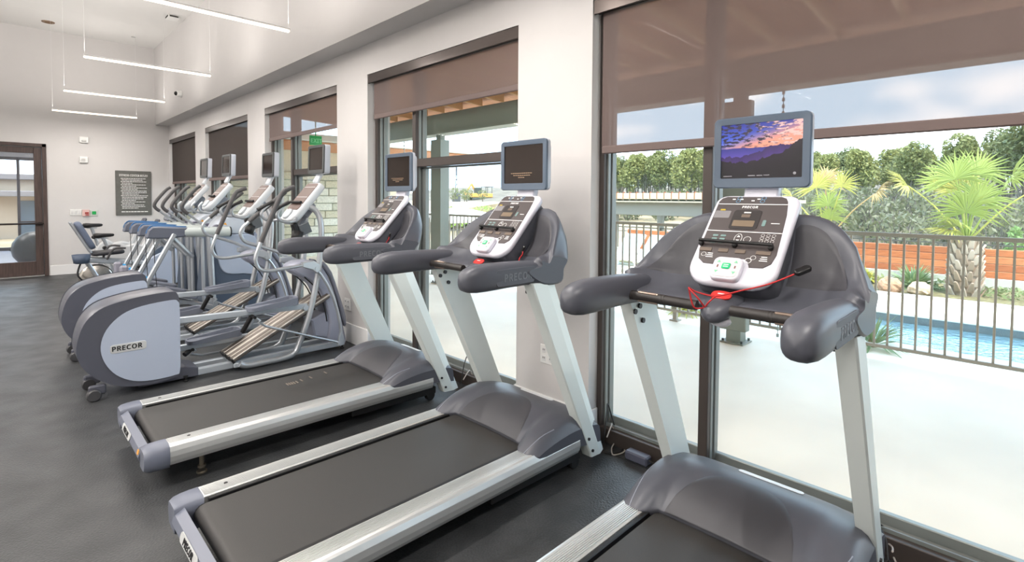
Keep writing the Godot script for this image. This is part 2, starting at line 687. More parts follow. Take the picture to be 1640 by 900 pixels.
func wall_bits() -> void:
	var wh := mat("plastic_white", Color(0.9, 0.9, 0.89), 0.4)
	var y0 := EN
	# rules sign
	var s := thing("rules_sign", "dark grey rules sign with white lettering on the end wall", "sign", V(1.854, 1.505, EN))
	nb()
	box(Vector3(0, 0, 0.012), Vector3(0.575, 0.87, 0.024), 0.004)
	fin("sign_board", grained(mat("sign_grey", Color(0.4, 0.4, 0.385), 0.5), 0.05, 1.0, 0.9), s)
	var ink := mat("sign_ink", Color(0.93, 0.93, 0.92), 0.6)
	words("FITNESS CENTER RULES", 0.052, 0.003, "heading", ink, s, Transform3D(Basis(Vector3(0.72, 0, 0), Vector3(0, 1, 0), Vector3(0, 0, 1)), Vector3(0, 0.345, 0.026)), true)
	rng.seed = 4
	nb()
	var lens := [0.40, 0.34, 0.41, 0.17, 0.4, 0.23, 0.42, 0.26, 0.43, 0.4, 0.27, 0.44, 0.4, 0.36, 0.22, 0.4, 0.2, 0.37, 0.37, 0.26]
	for k in lens.size():
		var x := -0.205 if k in [0, 2, 4, 6, 8, 11, 15, 17] else -0.19
		var end: float = x + lens[k]
		while x < end - 0.01:
			var w: float = minf(rng.randf_range(0.015, 0.05), end - x)
			box(Vector3(x + w / 2, 0.285 - k * 0.0305, 0.025), Vector3(w, 0.011, 0.003))
			x += w + 0.007
	var x2 := -0.2
	while x2 < 0.2:
		var w := rng.randf_range(0.02, 0.06)
		box(Vector3(x2 + w / 2, -0.365, 0.025), Vector3(w, 0.017, 0.003))
		x2 += w + 0.008
	fin("body_lettering", ink, s)
	# wall devices on the end wall
	var dv := [["strobe_alarm", "white square alarm strobe high on the end wall, upper of two", "alarm", 1.11, 2.488, 0.135, 0.115], ["sounder_box", "white square sounder below the strobe on the end wall", "alarm", 1.103, 2.117, 0.125, 0.115]]
	for d in dv:
		var o := thing(d[0], d[1], d[2], V(d[3], d[4], EN))
		nb()
		box(Vector3(0, 0, 0.02), Vector3(d[5], d[6], 0.04), 0.008)
		fin("body", wh, o)
		nb()
		if d[0] == "strobe_alarm":
			box(Vector3(0, -0.02, 0.045), Vector3(0.07, 0.035, 0.02), 0.008)
		else:
			for k in 5:
				box(Vector3(-0.01 + 0.001 * k, -0.03 + k * 0.013, 0.042), Vector3(0.06, 0.005, 0.006))
		fin("lens" if d[0] == "strobe_alarm" else "grille", mat("lens_grey", Color(0.75, 0.75, 0.74), 0.3), o)
	var sw := thing("switch_plate", "white three-gang light switch plate beside the door", "light switch", V(0.972, 1.138, EN))
	nb()
	box(Vector3(0, 0, 0.005), Vector3(0.165, 0.115, 0.01), 0.004)
	fin("plate", wh, sw)
	for k in 3:
		nb()
		box(Vector3(-0.046 + k * 0.046, 0, 0.012), Vector3(0.03, 0.066, 0.008), 0.003)
		fin("rocker", mat("rocker_white", Color(0.86, 0.86, 0.86), 0.35), sw)
	var al := thing("fire_alarm_pull", "red and white fire alarm pull box on the end wall", "fire alarm", V(1.118, 1.125, EN))
	nb()
	box(Vector3(0, 0, 0.02), Vector3(0.105, 0.125, 0.04), 0.006)
	fin("box", mat("alarm_pink", Color(0.86, 0.72, 0.7), 0.4), al)
	nb()
	box(Vector3(0.01, 0.0, 0.042), Vector3(0.055, 0.03, 0.014), 0.004)
	box(Vector3(0.015, -0.035, 0.042), Vector3(0.05, 0.02, 0.01), 0.003)
	fin("pull_handle", mat("alarm_red", Color(0.62, 0.16, 0.15), 0.4), al)
	var ex := thing("exit_button", "small green exit push button on the end wall", "push button", V(1.235, 1.125, EN))
	nb()
	box(Vector3(0, 0, 0.006), Vector3(0.115, 0.115, 0.012), 0.003)
	fin("plate", mat("plate_grey", Color(0.8, 0.81, 0.79), 0.4), ex)
	nb()
	box(Vector3(0.002, 0, 0.018), Vector3(0.06, 0.06, 0.016), 0.006)
	fin("button", mat("button_green", Color(0.12, 0.66, 0.33), 0.35), ex)
	# outlets on the piers
	var outs := [[0.456, 2.152, "white wall outlet low on the pier between two near windows"], [0.375, 4.834, "white wall outlet low on the pier behind the nearer elliptical"]]
	for u in outs:
		var o := thing("wall_outlet", u[2], "power outlet", V(WX, u[0], u[1]))
		nb()
		box(Vector3(-0.004, 0, 0), Vector3(0.008, 0.12, 0.125), 0.003)
		fin("plate", wh, o)
		for k in 2:
			for q in 2:
				nb()
				box(Vector3(-0.009, 0.026 - 0.052 * k, -0.028 + 0.056 * q), Vector3(0.004, 0.034, 0.03), 0.002)
				fin("socket", mat("rocker_white", Color.WHITE), o)
				nb()
				for z in [-0.006, 0.006]:
					box(Vector3(-0.0115, 0.03 - 0.052 * k, -0.028 + 0.056 * q + z), Vector3(0.002, 0.01, 0.003))
				fin("slot", mat("black_plastic", Color(0.06, 0.06, 0.065), 0.5), o)
	# ceiling fittings and camera
	var vn := thing("ceiling_vent", "small white ceiling vent with dark slot near the soffit", "vent", V(2.06, CY, 10.06))
	nb()
	box(Vector3(0, -0.02, 0), Vector3(0.16, 0.04, 0.2), 0.006)
	fin("frame", wh, vn)
	nb()
	box(Vector3(-0.082, -0.018, 0), Vector3(0.006, 0.02, 0.16))
	box(Vector3(0, -0.018, 0.102), Vector3(0.12, 0.02, 0.006))
	fin("slot", mat("slot_dark", Color(0.15, 0.14, 0.13), 0.8), vn)
	var dl := thing("recessed_downlight", "round recessed downlight with brown trim in the ceiling near the end wall", "light", V(0.622, CY, 11.89))
	nb()
	lathe([Vector2(0.045, -0.001), Vector2(0.05, -0.012), Vector2(0.085, -0.012), Vector2(0.09, 0.0)], Transform3D(), 20, false)
	fin("trim_ring", mat("downlight_brown", Color(0.5, 0.4, 0.3), 0.4, 0.5), dl)
	var sp := thing("sprinkler_cap", "tiny white sprinkler cap in the ceiling by the corner", "sprinkler", V(1.80, CY, 11.85))
	nb()
	cyl(Vector3(0, -0.012, 0), Vector3(0, 0, 0), 0.035, 14, 0.003)
	fin("cap", mat("cap_grey", Color(0.75, 0.75, 0.74), 0.5), sp)
	var cm := thing("security_camera", "small white dome security camera on the soffit face", "camera", V(2.234, 3.2, 10.345))
	nb()
	cyl(Vector3(-0.03, 0, 0), Vector3.ZERO, 0.06, 18, 0.006)
	ball(Vector3(-0.05, 0, 0), Vector3(0.052, 0.052, 0.052))
	fin("housing", wh, cm)
	nb()
	ball(Vector3(-0.085, 0.0, 0.012), Vector3(0.03, 0.036, 0.036))
	fin("camera_lens", mat("black_gloss", Color(0.03, 0.03, 0.035), 0.1), cm)

# ---------- treadmill: x is the room's x, w is to the runner's left; the root stands at x = 1.3 ----------
func P(x: float, y: float, w: float) -> Vector3:
	return Vector3(x - 1.3, y, -w)

func shell_mat() -> StandardMaterial3D:
	return mat("shell_grey", Color(0.305, 0.313, 0.345), 0.4)

func dash_ring(w: float) -> PackedVector3Array:
	var a := absf(w)
	var k := [0.0, 0.2, 0.25, 0.3, 0.35, 0.385, 0.41]
	var xr := lut(k, [2.12, 2.105, 2.095, 2.065, 2.015, 1.955, 1.91], a)
	var yr := lut(k, [1.395, 1.39, 1.375, 1.345, 1.295, 1.225, 1.175], a)
	var xl := lut(k, [1.795, 1.79, 1.785, 1.765, 1.715, 1.685, 1.73], a)
	var yl := lut(k, [1.085, 1.085, 1.087, 1.095, 1.115, 1.13, 1.115], a)
	var xb := lut(k, [2.18, 2.17, 2.155, 2.13, 2.095, 2.06, 2.03], a)
	var p := PackedVector3Array()
	p.append(P(xl, yl, w))
	p.append(P(xl + 0.09, yl + 0.012, w))
	p.append(P(lerpf(xl, xr, 0.52), yl + lerpf(0.04, 0.045, a), w))
	p.append(P(lerpf(xl, xr, 0.78), lerpf(yl, yr, 0.42), w))
	p.append(P(xr - 0.022, yr - 0.03, w))
	p.append(P(xr, yr, w))
	p.append(P(xr + 0.03, yr - 0.004, w))
	p.append(P(xb, lerpf(yr, 1.1, 0.35), w))
	p.append(P(xb - 0.03, 1.1, w))
	p.append(P(xb - 0.05, 1.035, w))
	p.append(P(lerpf(xl, xb, 0.4), 1.035, w))
	p.append(P(xl + 0.015, yl - 0.03, w))
	return cr(p, 4, true)

func dash_at(w: float, t: float) -> Vector3:
	var r := dash_ring(w)
	var i := 7.0 + t * 10.5
	return r[int(i)].lerp(r[int(i) + 1], i - int(i))

func hood_ring(w: float) -> PackedVector3Array:
	var a := absf(w)
	var k := [0.0, 0.2, 0.26, 0.285, 0.32, 0.37, 0.4, 0.408]
	var x0 := lut(k, [1.855, 1.85, 1.845, 1.80, 1.775, 1.78, 1.80, 1.83], a)
	var hh := lut(k, [1.0, 1.0, 0.98, 0.97, 0.94, 0.84, 0.62, 0.35], a)
	var b := 0.19
	var top: Array = [[0.0, 0.016], [0.012, 0.03], [0.09, 0.072], [0.2, 0.108], [0.33, 0.127], [0.45, 0.115], [0.57, 0.08], [0.63, 0.02], [0.645, -0.08]]
	var p := PackedVector3Array()
	p.append(P(x0 + 0.01, b - 0.004, w))
	for q in top:
		p.append(P(x0 + q[0] * (2.335 - x0) / 0.645, b + q[1] * (hh if q[1] > 0 else 1.0), w))
	return cr(p, 3)

func hood_at(w: float, t: float) -> Vector3:
	var r := hood_ring(w)
	var i := t * (r.size() - 2)
	return r[int(i)].lerp(r[int(i) + 1], i - int(i))

func patch(fn: Callable, u0: float, u1: float, nu: int, nv: int, span: Callable, off: Vector3, edge := true) -> void:
	var g := []
	for i in nu + 1:
		var w := lerpf(u0, u1, float(i) / nu)
		var s: Vector2 = span.call(w)
		var row := PackedVector3Array()
		for j in nv + 1:
			var t := lerpf(s.x, s.y, float(j) / nv)
			var e := 0.0 if edge and (i == 0 or j == 0 or i == nu or j == nv) else 1.0
			row.append(fn.call(w, t) + off * e)
		g.append(row)
	var t := PackedVector3Array()
	for i in nu:
		for j in nv:
			t.append_array([g[i][j], g[i + 1][j], g[i + 1][j + 1], g[i][j], g[i + 1][j + 1], g[i][j + 1]])
	var nn := Vector3()
	for i in range(0, t.size(), 3):
		nn += (t[i + 1] - t[i]).cross(t[i + 2] - t[i])
	put(t, true, 1 if nn.dot(off) > 0 else -1)

func rail_y(x: float) -> float:
	return 0.22 - 0.016 * (x - 0.5) / 1.65

func make_treadmill(screen_on: bool) -> Node3D:
	var o := thing("treadmill", "", "treadmill", V(1.3, 0, 0), "treadmills facing the windows")
	var sh := shell_mat()
	var shd := mat("shell_inset", Color(0.25, 0.25, 0.27), 0.5)
	var sil := mat("rail_silver", Color(0.84, 0.845, 0.84), 0.32, 0.7)
	var post := mat("post_silver", Color(0.87, 0.90, 0.89), 0.4, 0.15)
	var blk := mat("black_plastic", Color(0.06, 0.06, 0.065), 0.5)
	var capm := mat("cap_blue_grey", Color(0.40, 0.42, 0.475), 0.4)
	var blt := mat("tread_belt", Color(1, 1, 1), 0.55)
	if blt.albedo_texture == null:
		blt.albedo_texture = noise_tex(0.4, Color(0.165, 0.16, 0.157), Color(0.23, 0.225, 0.22), 256, false, 3, 31)
		tri(blt, 3.0)
	# side rails
	for s in [1.0, -1.0]:
		nb()
		var rings := []
		for x in [0.565, 2.15]:
			var y := rail_y(x)
			var w := PackedVector3Array()
			for q in [[0.298, -0.03], [0.298, -0.002], [0.304, 0.0], [0.384, 0.003], [0.394, 0.0], [0.401, -0.008], [0.409, -0.03], [0.412, -0.055], [0.407, -0.08], [0.396, -0.1], [0.36, -0.105], [0.30, -0.105]]:
				w.append(P(x, y + q[1], s * q[0]))
			rings.append(w)
		loft(rings, true, false)
		var rl := fin("side_rail", sil, o)
		nb()
		for k in 9:
			var wk: float = s * (0.312 + k * 0.008)
			bar(P(0.57, rail_y(0.57) + 0.0032, wk), P(1.78, rail_y(1.78) + 0.0032, wk), 0.003, 0.0024)
		fin("rail_ribs", sil, rl)
		nb()
		bar(P(0.58, rail_y(0.58) - 0.018, s * 0.288), P(1.95, rail_y(1.95) - 0.018, s * 0.288), 0.018, 0.03, 0.003)
		fin("belt_gap_strip", blk, o)
		nb()
		cyl(P(0.66, rail_y(0.66) + 0.001, s * 0.345), P(0.66, rail_y(0.66) + 0.005, s * 0.345), 0.008, 10)
		fin("rail_screw", blk, rl)
		# end cap at the tail of the rail
		nb()
		var er := []
		for q in [[0.565, 1.0, 0.0], [0.53, 1.0, 0.0], [0.50, 0.98, 0.004], [0.475, 0.93, 0.012], [0.46, 0.8, 0.03]]:
			var y := rail_y(0.565)
			var w := PackedVector3Array()
			for c in [[0.292, -0.045], [0.292, -0.002], [0.305, 0.003], [0.39, 0.004], [0.405, -0.006], [0.414, -0.035], [0.415, -0.06], [0.41, -0.085], [0.398, -0.11], [0.36, -0.118], [0.292, -0.118]]:
				w.append(P(q[0], y - 0.055 + (c[1] + 0.055) * q[1], s * (0.292 + (c[0] - 0.292) * (1.0 - q[2] * 4.0))))
			er.append(w)
		loft(er, true, true)
		fin("end_cap", capm, o)
		# upright post
		nb()
		var pr := []
		for q in [[2.245, 2.395, 0.05], [2.235, 2.385, 0.075], [1.765, 1.955, 1.05]]:
			var xa: float = q[0]
			var xb: float = q[1]
			var y2: float = q[2]
			var w := PackedVector3Array()
			for c in [[0.0, 0.352], [0.0, 0.406], [0.04, 0.412], [0.55, 0.412], [0.6, 0.409], [0.97, 0.386], [1.0, 0.38], [1.0, 0.352]]:
				w.append(P(lerpf(xa, xb, c[0]), y2 - (0.012 * c[0]), s * c[1]))
			pr.append(w)
		loft(pr, true, false)
		var up := fin("upright_post", post, o)
		nb()
		for q in [[1.80, 1.0, 0.35], [1.835, 1.018, 0.35], [1.86, 0.955, 0.35], [2.22, 0.16, 0.413], [2.255, 0.085, 0.413]]:
			var d := 0.006 if q[2] > 0.4 else -0.006
			nb()
			cyl(P(q[0], q[1], s * (q[2] - d * 0.3)), P(q[0], q[1], s * (q[2] + d)), 0.011 if q[2] < 0.4 else 0.008, 10)
			fin("bolt", mat("bolt_dark", Color(0.25, 0.25, 0.26), 0.35, 0.8), up)
	# rear strip of the tail, roller, belt and deck
	nb()
	var y9 := rail_y(0.5)
	loft([PackedVector3Array([P(0.495, y9 - 0.012, 0.3), P(0.462, y9 - 0.03, 0.3), P(0.452, y9 - 0.06, 0.3), P(0.47, y9 - 0.115, 0.3), P(0.505, y9 - 0.115, 0.3), P(0.505, y9 - 0.04, 0.3)]), PackedVector3Array([P(0.495, y9 - 0.012, -0.3), P(0.462, y9 - 0.03, -0.3), P(0.452, y9 - 0.06, -0.3), P(0.47, y9 - 0.115, -0.3), P(0.505, y9 - 0.115, -0.3), P(0.505, y9 - 0.04, -0.3)])], true, false)
	var strip := fin("tail_cover", capm, o)
	nb()
	slab(rr(0.22, 0.036, 0.016), 0, 0.003, Transform3D(Basis(Vector3(0, 0, 1), Vector3(0.3, 1, 0).normalized(), Vector3(-1, 0.3, 0).normalized()), P(0.4555, y9 - 0.044, 0.05)))
	fin("badge", mat("badge_pale", Color(0.75, 0.76, 0.76), 0.4), strip)
	words("PRECOR", 0.034, 0.002, "lettering", mat("print_black", Color(0.07, 0.07, 0.08), 0.5), strip, Transform3D(Basis(Vector3(0, 0, 1), Vector3(0.3, 1, 0).normalized(), Vector3(-1, 0.3, 0).normalized()), P(0.4515, y9 - 0.043, 0.05)))
	nb()
	slab(rr(0.03, 0.022, 0.004), 0, 0.002, Transform3D(Basis(Vector3(0, 0, 1), Vector3(0.3, 1, 0).normalized(), Vector3(-1, 0.3, 0).normalized()), P(0.457, y9 - 0.042, -0.27)))
	fin("warning_label", mat("label_orange", Color(0.85, 0.6, 0.25), 0.5), strip)
	nb()
	var bp := PackedVector3Array()
	for x in [1.98, 1.5, 1.0, 0.62]:
		bp.append(Vector3(x, rail_y(x) - 0.012, 0))
	for i in 7:
		var a := PI / 2 + PI * i / 6.0
		bp.append(Vector3(0.565 + cos(a) * 0.042, rail_y(0.565) - 0.054 + sin(a) * 0.042, 0))
	bp.append(Vector3(1.98, rail_y(1.98) - 0.096, 0))
	var r0 := PackedVector3Array()
	var r1 := PackedVector3Array()
	for v in bp:
		r0.append(P(v.x, v.y, 0.268))
		r1.append(P(v.x, v.y, -0.268))
	var tt := PackedVector3Array()
	for j in bp.size() - 1:
		tt.append_array([r0[j], r0[j + 1], r1[j + 1], r0[j], r1[j + 1], r1[j]])
	put(tt, true, -1)
	fin("running_belt", blt, o)
	nb()
	bar(P(0.6, rail_y(0.6) - 0.06, 0), P(2.2, rail_y(2.2) - 0.06, 0), 0.60, 0.07)
	cyl(P(0.56, y9 - 0.055, 0.285), P(0.56, y9 - 0.055, -0.285), 0.034, 14)
	bar(P(1.55, 0.085, 0.25), P(2.2, 0.07, 0.25), 0.05, 0.05, 0.006)
	bar(P(1.55, 0.085, -0.36), P(2.2, 0.07, -0.36), 0.03, 0.05, 0.006)
	bar(P(1.55, 0.085, 0.36), P(2.2, 0.07, 0.36), 0.03, 0.05, 0.006)
	fin("base_frame", blk, o)
	for s in [1.0, -1.0]:
		nb()
		cyl(P(2.16, 0.035, s * 0.37), P(2.16, 0.035, s * 0.33), 0.035, 16, 0.005)
		fin("wheel", mat("wheel_black", Color(0.08, 0.08, 0.085), 0.55), o)
		nb()
		cyl(P(0.72, 0.03, s * 0.33), P(0.72, 0.12, s * 0.33), 0.012, 10)
		cyl(P(0.72, 0.0, s * 0.33), P(0.72, 0.014, s * 0.33), 0.026, 16, 0.004)
		cyl(P(0.72, 0.03, s * 0.33), P(0.72, 0.044, s * 0.33), 0.02, 6)
		fin("levelling_foot", mat("foot_metal", Color(0.5, 0.47, 0.42), 0.35, 0.8), o)
	# motor hood
	nb()
	var hr := []
	for i in 45:
		hr.append(hood_ring(lerpf(-0.408, 0.408, i / 44.0)))
	loft(hr, true, true, false)
	var hood := fin("motor_hood", sh, o)
	nb()
	patch(hood_at, -0.235, 0.235, 24, 16, func(w): return Vector2(0.13, 0.13 + 0.45 * sqrt(maxf(0.0, 1.0 - pow(absf(w) / 0.236, 3.0)))), Vector3(-0.0025, 0.004, 0))
	fin("hood_panel", shd, hood)
	nb()
	var hp := hood_at(0.03, 0.72)
	slab(rr(0.25, 0.03, 0.014), 0, 0.002, Transform3D(Basis(Vector3(0, 0, 1), Vector3(0.97, -0.16, 0), Vector3(0.16, 0.97, 0)), hood_at(-0.04, 0.715) + Vector3(0, 0.003, 0)))
	fin("caution_label", mat("label_white", Color(0.9, 0.91, 0.92), 0.35), hood)
	for s in [1.0, -1.0]:
		nb()
		tube(cr(PackedVector3Array([hood_at(s * 0.335, 0.03), hood_at(s * 0.35, 0.2), hood_at(s * 0.365, 0.38), hood_at(s * 0.378, 0.48)]), 4), 0.0022, 6)
		fin("hood_ridge", mat("ridge_pale", Color(0.55, 0.57, 0.62), 0.4), hood)
	# dash shell with wings
	nb()
	var dr := []
	for i in 43:
		dr.append(dash_ring(lerpf(-0.41, 0.41, i / 42.0)))
	for e in 2:
		var q: PackedVector3Array = dr[0] if e == 0 else dr[dr.size() - 1]
		var m := Vector3()
		for v in q:
			m += v / float(q.size())
		var w := PackedVector3Array()
		for v in q:
			w.append(m + (v - m) * 0.9 + Vector3(0, 0, 0.008 if e == 0 else -0.008))
		if e == 0:
			dr.push_front(w)
		else:
			dr.append(w)
	loft(dr, true, true)
	var dash := fin("dash_shell", sh, o)
	for s in [1.0, -1.0]:
		nb()
		patch(dash_at, s * 0.15, s * 0.355, 14, 12, func(w): return Vector2(0.2, 0.2 + 0.66 * pow(maxf(0.0, 1.0 - pow(maxf(0.0, absf(w) - 0.2) / 0.156, 2.2)), 0.5)), Vector3(-0.005, 0.003, 0))
		fin("dash_inset", shd, dash)
	# padded arms reaching back
	for s in [1.0, -1.0]:
		nb()
		var ar := []
		for q in [[1.372, 0.05, 1.092], [1.376, 0.42, 1.093], [1.388, 0.68, 1.094], [1.41, 0.86, 1.096], [1.445, 0.97, 1.098], [1.5, 1.02, 1.1], [1.62, 1.0, 1.1], [1.75, 0.97, 1.098], [1.86, 0.95, 1.09], [1.96, 0.9, 1.08]]:
			var w := PackedVector3Array()
			for j in 20:
				var a := TAU * j / 20
				var ca := signf(cos(a)) * pow(absf(cos(a)), 0.72)
				var sa := signf(sin(a)) * pow(absf(sin(a)), 0.72)
				w.append(P(q[0], q[2] + sa * 0.06 * q[1], s * (0.362 + ca * 0.052 * q[1])))
			ar.append(w)
		loft(ar, true, true)
		var arm := fin("padded_arm", sh, o)
		nb()
		slab(rr(0.25, 0.075, 0.02), -0.004, 0.0008, Transform3D(Basis(Vector3(s, 0, 0), Vector3(0, 1, 0), Vector3(0, 0, -s)), P(1.66, 1.096, s * 0.4125)), 0.001)
		fin("arm_grip_panel", mat("grip_panel", Color(0.33, 0.34, 0.37), 0.55), arm)
		words("PRECOR", 0.048, 0.002, "lettering", mat("emboss", Color(0.42, 0.435, 0.46), 0.5), arm, Transform3D(Basis(Vector3(-s, 0, 0), Vector3(0, 1, 0), Vector3(0, 0, -s)).rotated(Vector3(0, 0, 1), 0.0) if s > 0 else Basis(), P(1.67, 1.094, s * 0.4138)))
		# crash bar half with its grip and sensor plate
		nb()
		var ba := P(1.715, 1.083, s * 0.325)
		var bc := P(1.735, 1.078, s * 0.06)
		tube([ba, bc], 0.0185, 14)
		for t in [0.02, 0.48, 0.52]:
			var c := ba.lerp(bc, t)
			cyl(c, c + (bc - ba).normalized() * 0.01, 0.0195, 14)
		var gr := fin("grip_bar", mat("grip_dark", Color(0.165, 0.15, 0.145), 0.45), o)
		nb()
		for e in [1.0, -1.0]:
			bar(ba.lerp(bc, 0.16) + Vector3(-0.004, 0.0155 * e, 0), ba.lerp(bc, 0.46) + Vector3(-0.004, 0.0155 * e, 0), 0.018, 0.009, 0.003)
		fin("pulse_sensor", mat("sensor_metal", Color(0.62, 0.55, 0.5), 0.3, 0.8), gr)
	# stop housing in the middle
	nb()
	var sr := []
	for q in [[1.87, 0.05, 0.01, 1.10], [1.84, 0.062, 0.02, 1.088], [1.80, 0.062, 0.03, 1.078], [1.76, 0.054, 0.036, 1.068], [1.725, 0.042, 0.034, 1.06], [1.703, 0.024, 0.022, 1.056], [1.697, 0.008, 0.008, 1.055]]:
		var w := PackedVector3Array()
		for j in 18:
			var a := TAU * j / 18
			w.append(P(q[0], q[3] + sin(a) * q[2], cos(a) * q[1]))
		sr.append(w)
	loft(sr, true, true)
	var hs := fin("stop_housing", sh, o)
	nb()
	var bt := cr2(PackedVector2Array([Vector2(-0.034, -0.012), Vector2(-0.02, -0.02), Vector2(0.02, -0.02), Vector2(0.036, -0.008), Vector2(0.03, 0.014), Vector2(0.0, 0.02), Vector2(-0.03, 0.014)]), 4)
	slab(bt, 0, 0.008, Transform3D(Basis(Vector3(0, 0, 1), Vector3(0.85, 0.53, 0), Vector3(-0.53, 0.85, 0)), P(1.795, 1.112, 0.0)), 0.003, true)
	fin("stop_button", mat("stop_red", Color(0.78, 0.16, 0.14), 0.35), hs)
	nb()
	box(P(1.792, 1.1205, 0.0), Vector3(0.006, 0.003, 0.022))
	fin("stop_mark", mat("print_white", Color(0.93, 0.93, 0.93), 0.5), hs)
	nb()
	ball(P(1.765, 1.03, -0.01), Vector3(0.03, 0.02, 0.038))
	fin("receiver_cup", mat("frame_white", Color(0.84, 0.84, 0.88), 0.32), hs)
	console(o)
	screen(o, P(2.125, 1.64, 0), 0.365, 0.285, 0.0, screen_on)
	return o

func console(o: Node3D) -> void:
	var T := Transform3D(Basis(Vector3(0, 0, 1), Vector3(0.688, 0.725, 0), Vector3(-0.725, 0.688, 0)), P(1.82, 1.155, 0))
	var wh := mat("frame_white", Color(0.84, 0.84, 0.88), 0.32)
	var dark := mat("console_face", Color(0.30, 0.275, 0.275), 0.4)
	var pr := mat("print_white", Color(0.93, 0.93, 0.93), 0.5)
	var bk := mat("black_plastic", Color(0.06, 0.06, 0.065), 0.5)
	nb()
	slab(rr(0.29, 0.41, 0.055, 0.0, 0.215), -0.12, -0.03, T, 0.008, true)
	fin("console_body", shell_mat(), o)
	nb()
	slab(rr(0.316, 0.44, 0.045, 0.0, 0.215, 7, 0.085), -0.034, 0.0, T, 0.012, true)
	var fr := fin("console_frame", wh, o)
	nb()
	var face := PackedVector2Array([Vector2(-0.142, 0.395), Vector2(-0.134, 0.413), Vector2(-0.115, 0.422), Vector2(0.09, 0.422), Vector2(0.108, 0.414), Vector2(0.117, 0.397), Vector2(0.128, 0.33), Vector2(0.139, 0.14), Vector2(0.131, 0.1), Vector2(0.108, 0.079), Vector2(0.062, 0.077), Vector2(0.052, 0.1), Vector2(0.036, 0.112), Vector2(-0.036, 0.112), Vector2(-0.052, 0.1), Vector2(-0.062, 0.078), Vector2(-0.105, 0.079), Vector2(-0.13, 0.1), Vector2(-0.142, 0.145)])
	slab(face, 0.0, 0.003, T, 0.001)
	var fc := fin("console_face", dark, o)
	nb()
	slab(rr(0.262, 0.003, 0.001, -0.008, 0.381), 0.003, 0.004, T)
	fin("dividing_line", pr, fc)
	nb()
	slab(rr(0.276, 0.003, 0.001, -0.003, 0.239), 0.003, 0.004, T)
	fin("dividing_line", pr, fc)
	nb()
	slab(rr(0.106, 0.1, 0.014, -0.012, 0.3), 0.003, 0.005, T, 0.001)
	fin("display_bezel", mat("bezel_dark", Color(0.2, 0.185, 0.185), 0.3), fc)
	nb()
	slab(rr(0.08, 0.03, 0.003, -0.014, 0.279), 0.005, 0.006, T)
	fin("main_display", mat("lcd_tan", Color(0.47, 0.41, 0.34), 0.3), fc)
	for q in [[0.032, -0.014, 0.318], [0.045, -0.115, 0.143], [0.036, -0.048, 0.143], [0.036, 0.014, 0.143], [0.05, 0.095, 0.143]]:
		nb()
		slab(rr(q[0], 0.016, 0.002, q[1], q[2]), 0.003, 0.006, T)
		fin("small_display", mat("lcd_dim", Color(0.42, 0.37, 0.33), 0.3), fc)
	words("PRECOR", 0.016, 0.001, "lettering", pr, fc, T * Transform3D(Basis(), Vector3(-0.012, 0.365, 0.004)))
	nb()
	slab(rr(0.026, 0.006, 0.001, -0.012, 0.335), 0.005, 0.006, T)
	slab(rr(0.03, 0.003, 0.001, 0.1, 0.285), 0.003, 0.004, T)
	for k in 3:
		for s in [-1.0, 1.0]:
			slab(rr(0.02 + 0.004 * k, 0.003, 0.001, s * 0.092 + (0.0 if s < 0 else 0.01), 0.126 - 0.0085 * k), 0.003, 0.004, T)
	for q in [[-0.085, 0.407], [-0.055, 0.407], [0.01, 0.409], [-0.01, 0.4]]:
		slab(rr(0.012, 0.005, 0.001, q[0], q[1]), 0.003, 0.004, T)
	fin("printed_marks", pr, fc)
	nb()
	for q in [[-0.064, 0.413, 0.008], [-0.066, 0.397, 0.008], [0.028, 0.413, 0.008], [0.026, 0.397, 0.008]]:
		ring(T, q[0], q[1], q[2], 0.0012)
	fin("blue_rings", mat("print_blue", Color(0.45, 0.62, 0.75), 0.4), fc)
	nb()
	slab(rr(0.062, 0.038, 0.004, -0.108, 0.325), 0.003, 0.004, T)
	fin("notice_sticker", mat("sticker_grey", Color(0.5, 0.49, 0.5), 0.5), fc)
	nb()
	slab(rr(0.02, 0.007, 0.002, -0.112, 0.349), 0.003, 0.0045, T)
	fin("yellow_mark", mat("mark_yellow", Color(0.75, 0.65, 0.2), 0.5), fc)
	nb()
	for i in 2:
		for j in 3:
			slab(rr(0.02, 0.009, 0.003, -0.1 + 0.03 * i, 0.215 - 0.0165 * j), 0.003, 0.0045, T)
	slab(rr(0.012, 0.03, 0.004, 0.06, 0.285), 0.003, 0.0045, T)
	fin("program_keys", mat("key_teal", Color(0.45, 0.56, 0.55), 0.4), fc)
	nb()
	ring(T, -0.012, 0.205, 0.0135, 0.0012, 1.7)
	ring(T, 0.022, 0.203, 0.013, 0.0012)
	ring(T, -0.116, 0.12, 0.009, 0.0009)
	ring(T, 0.066, 0.12, 0.009, 0.0009)
	ring(T, 0.052, 0.105, 0.011, 0.0014)
	for i in 3:
		for j in 4:
			ring(T, 0.072 + 0.019 * i, 0.226 - 0.0135 * j, 0.006, 0.0006)
	slab(PackedVector2Array([Vector2(-0.018, 0.212), Vector2(-0.006, 0.212), Vector2(-0.012, 0.221)]), 0.003, 0.0045, T)
	slab(PackedVector2Array([Vector2(-0.018, 0.199), Vector2(-0.006, 0.199), Vector2(-0.012, 0.19)]), 0.003, 0.0045, T)
	fin("round_keys", pr, fc)
	# reading ledge
	nb()
	tube([T * Vector3(-0.147, 0.175, 0.02), T * Vector3(0.122, 0.172, 0.02)], 0.0065, 10)
	for x in [-0.14, -0.012, 0.115]:
		box(T * Vector3(x, 0.168, 0.01), Vector3(0.016, 0.02, 0.018), 0.003, T.basis)
	fin("reading_ledge", bk, fr)
	# key pod
	nb()
	slab(rr(0.104, 0.098, 0.022, -0.004, 0.05), 0.0, 0.026, T, 0.006, true)
	var pod := fin("key_pod", wh, o)
	nb()
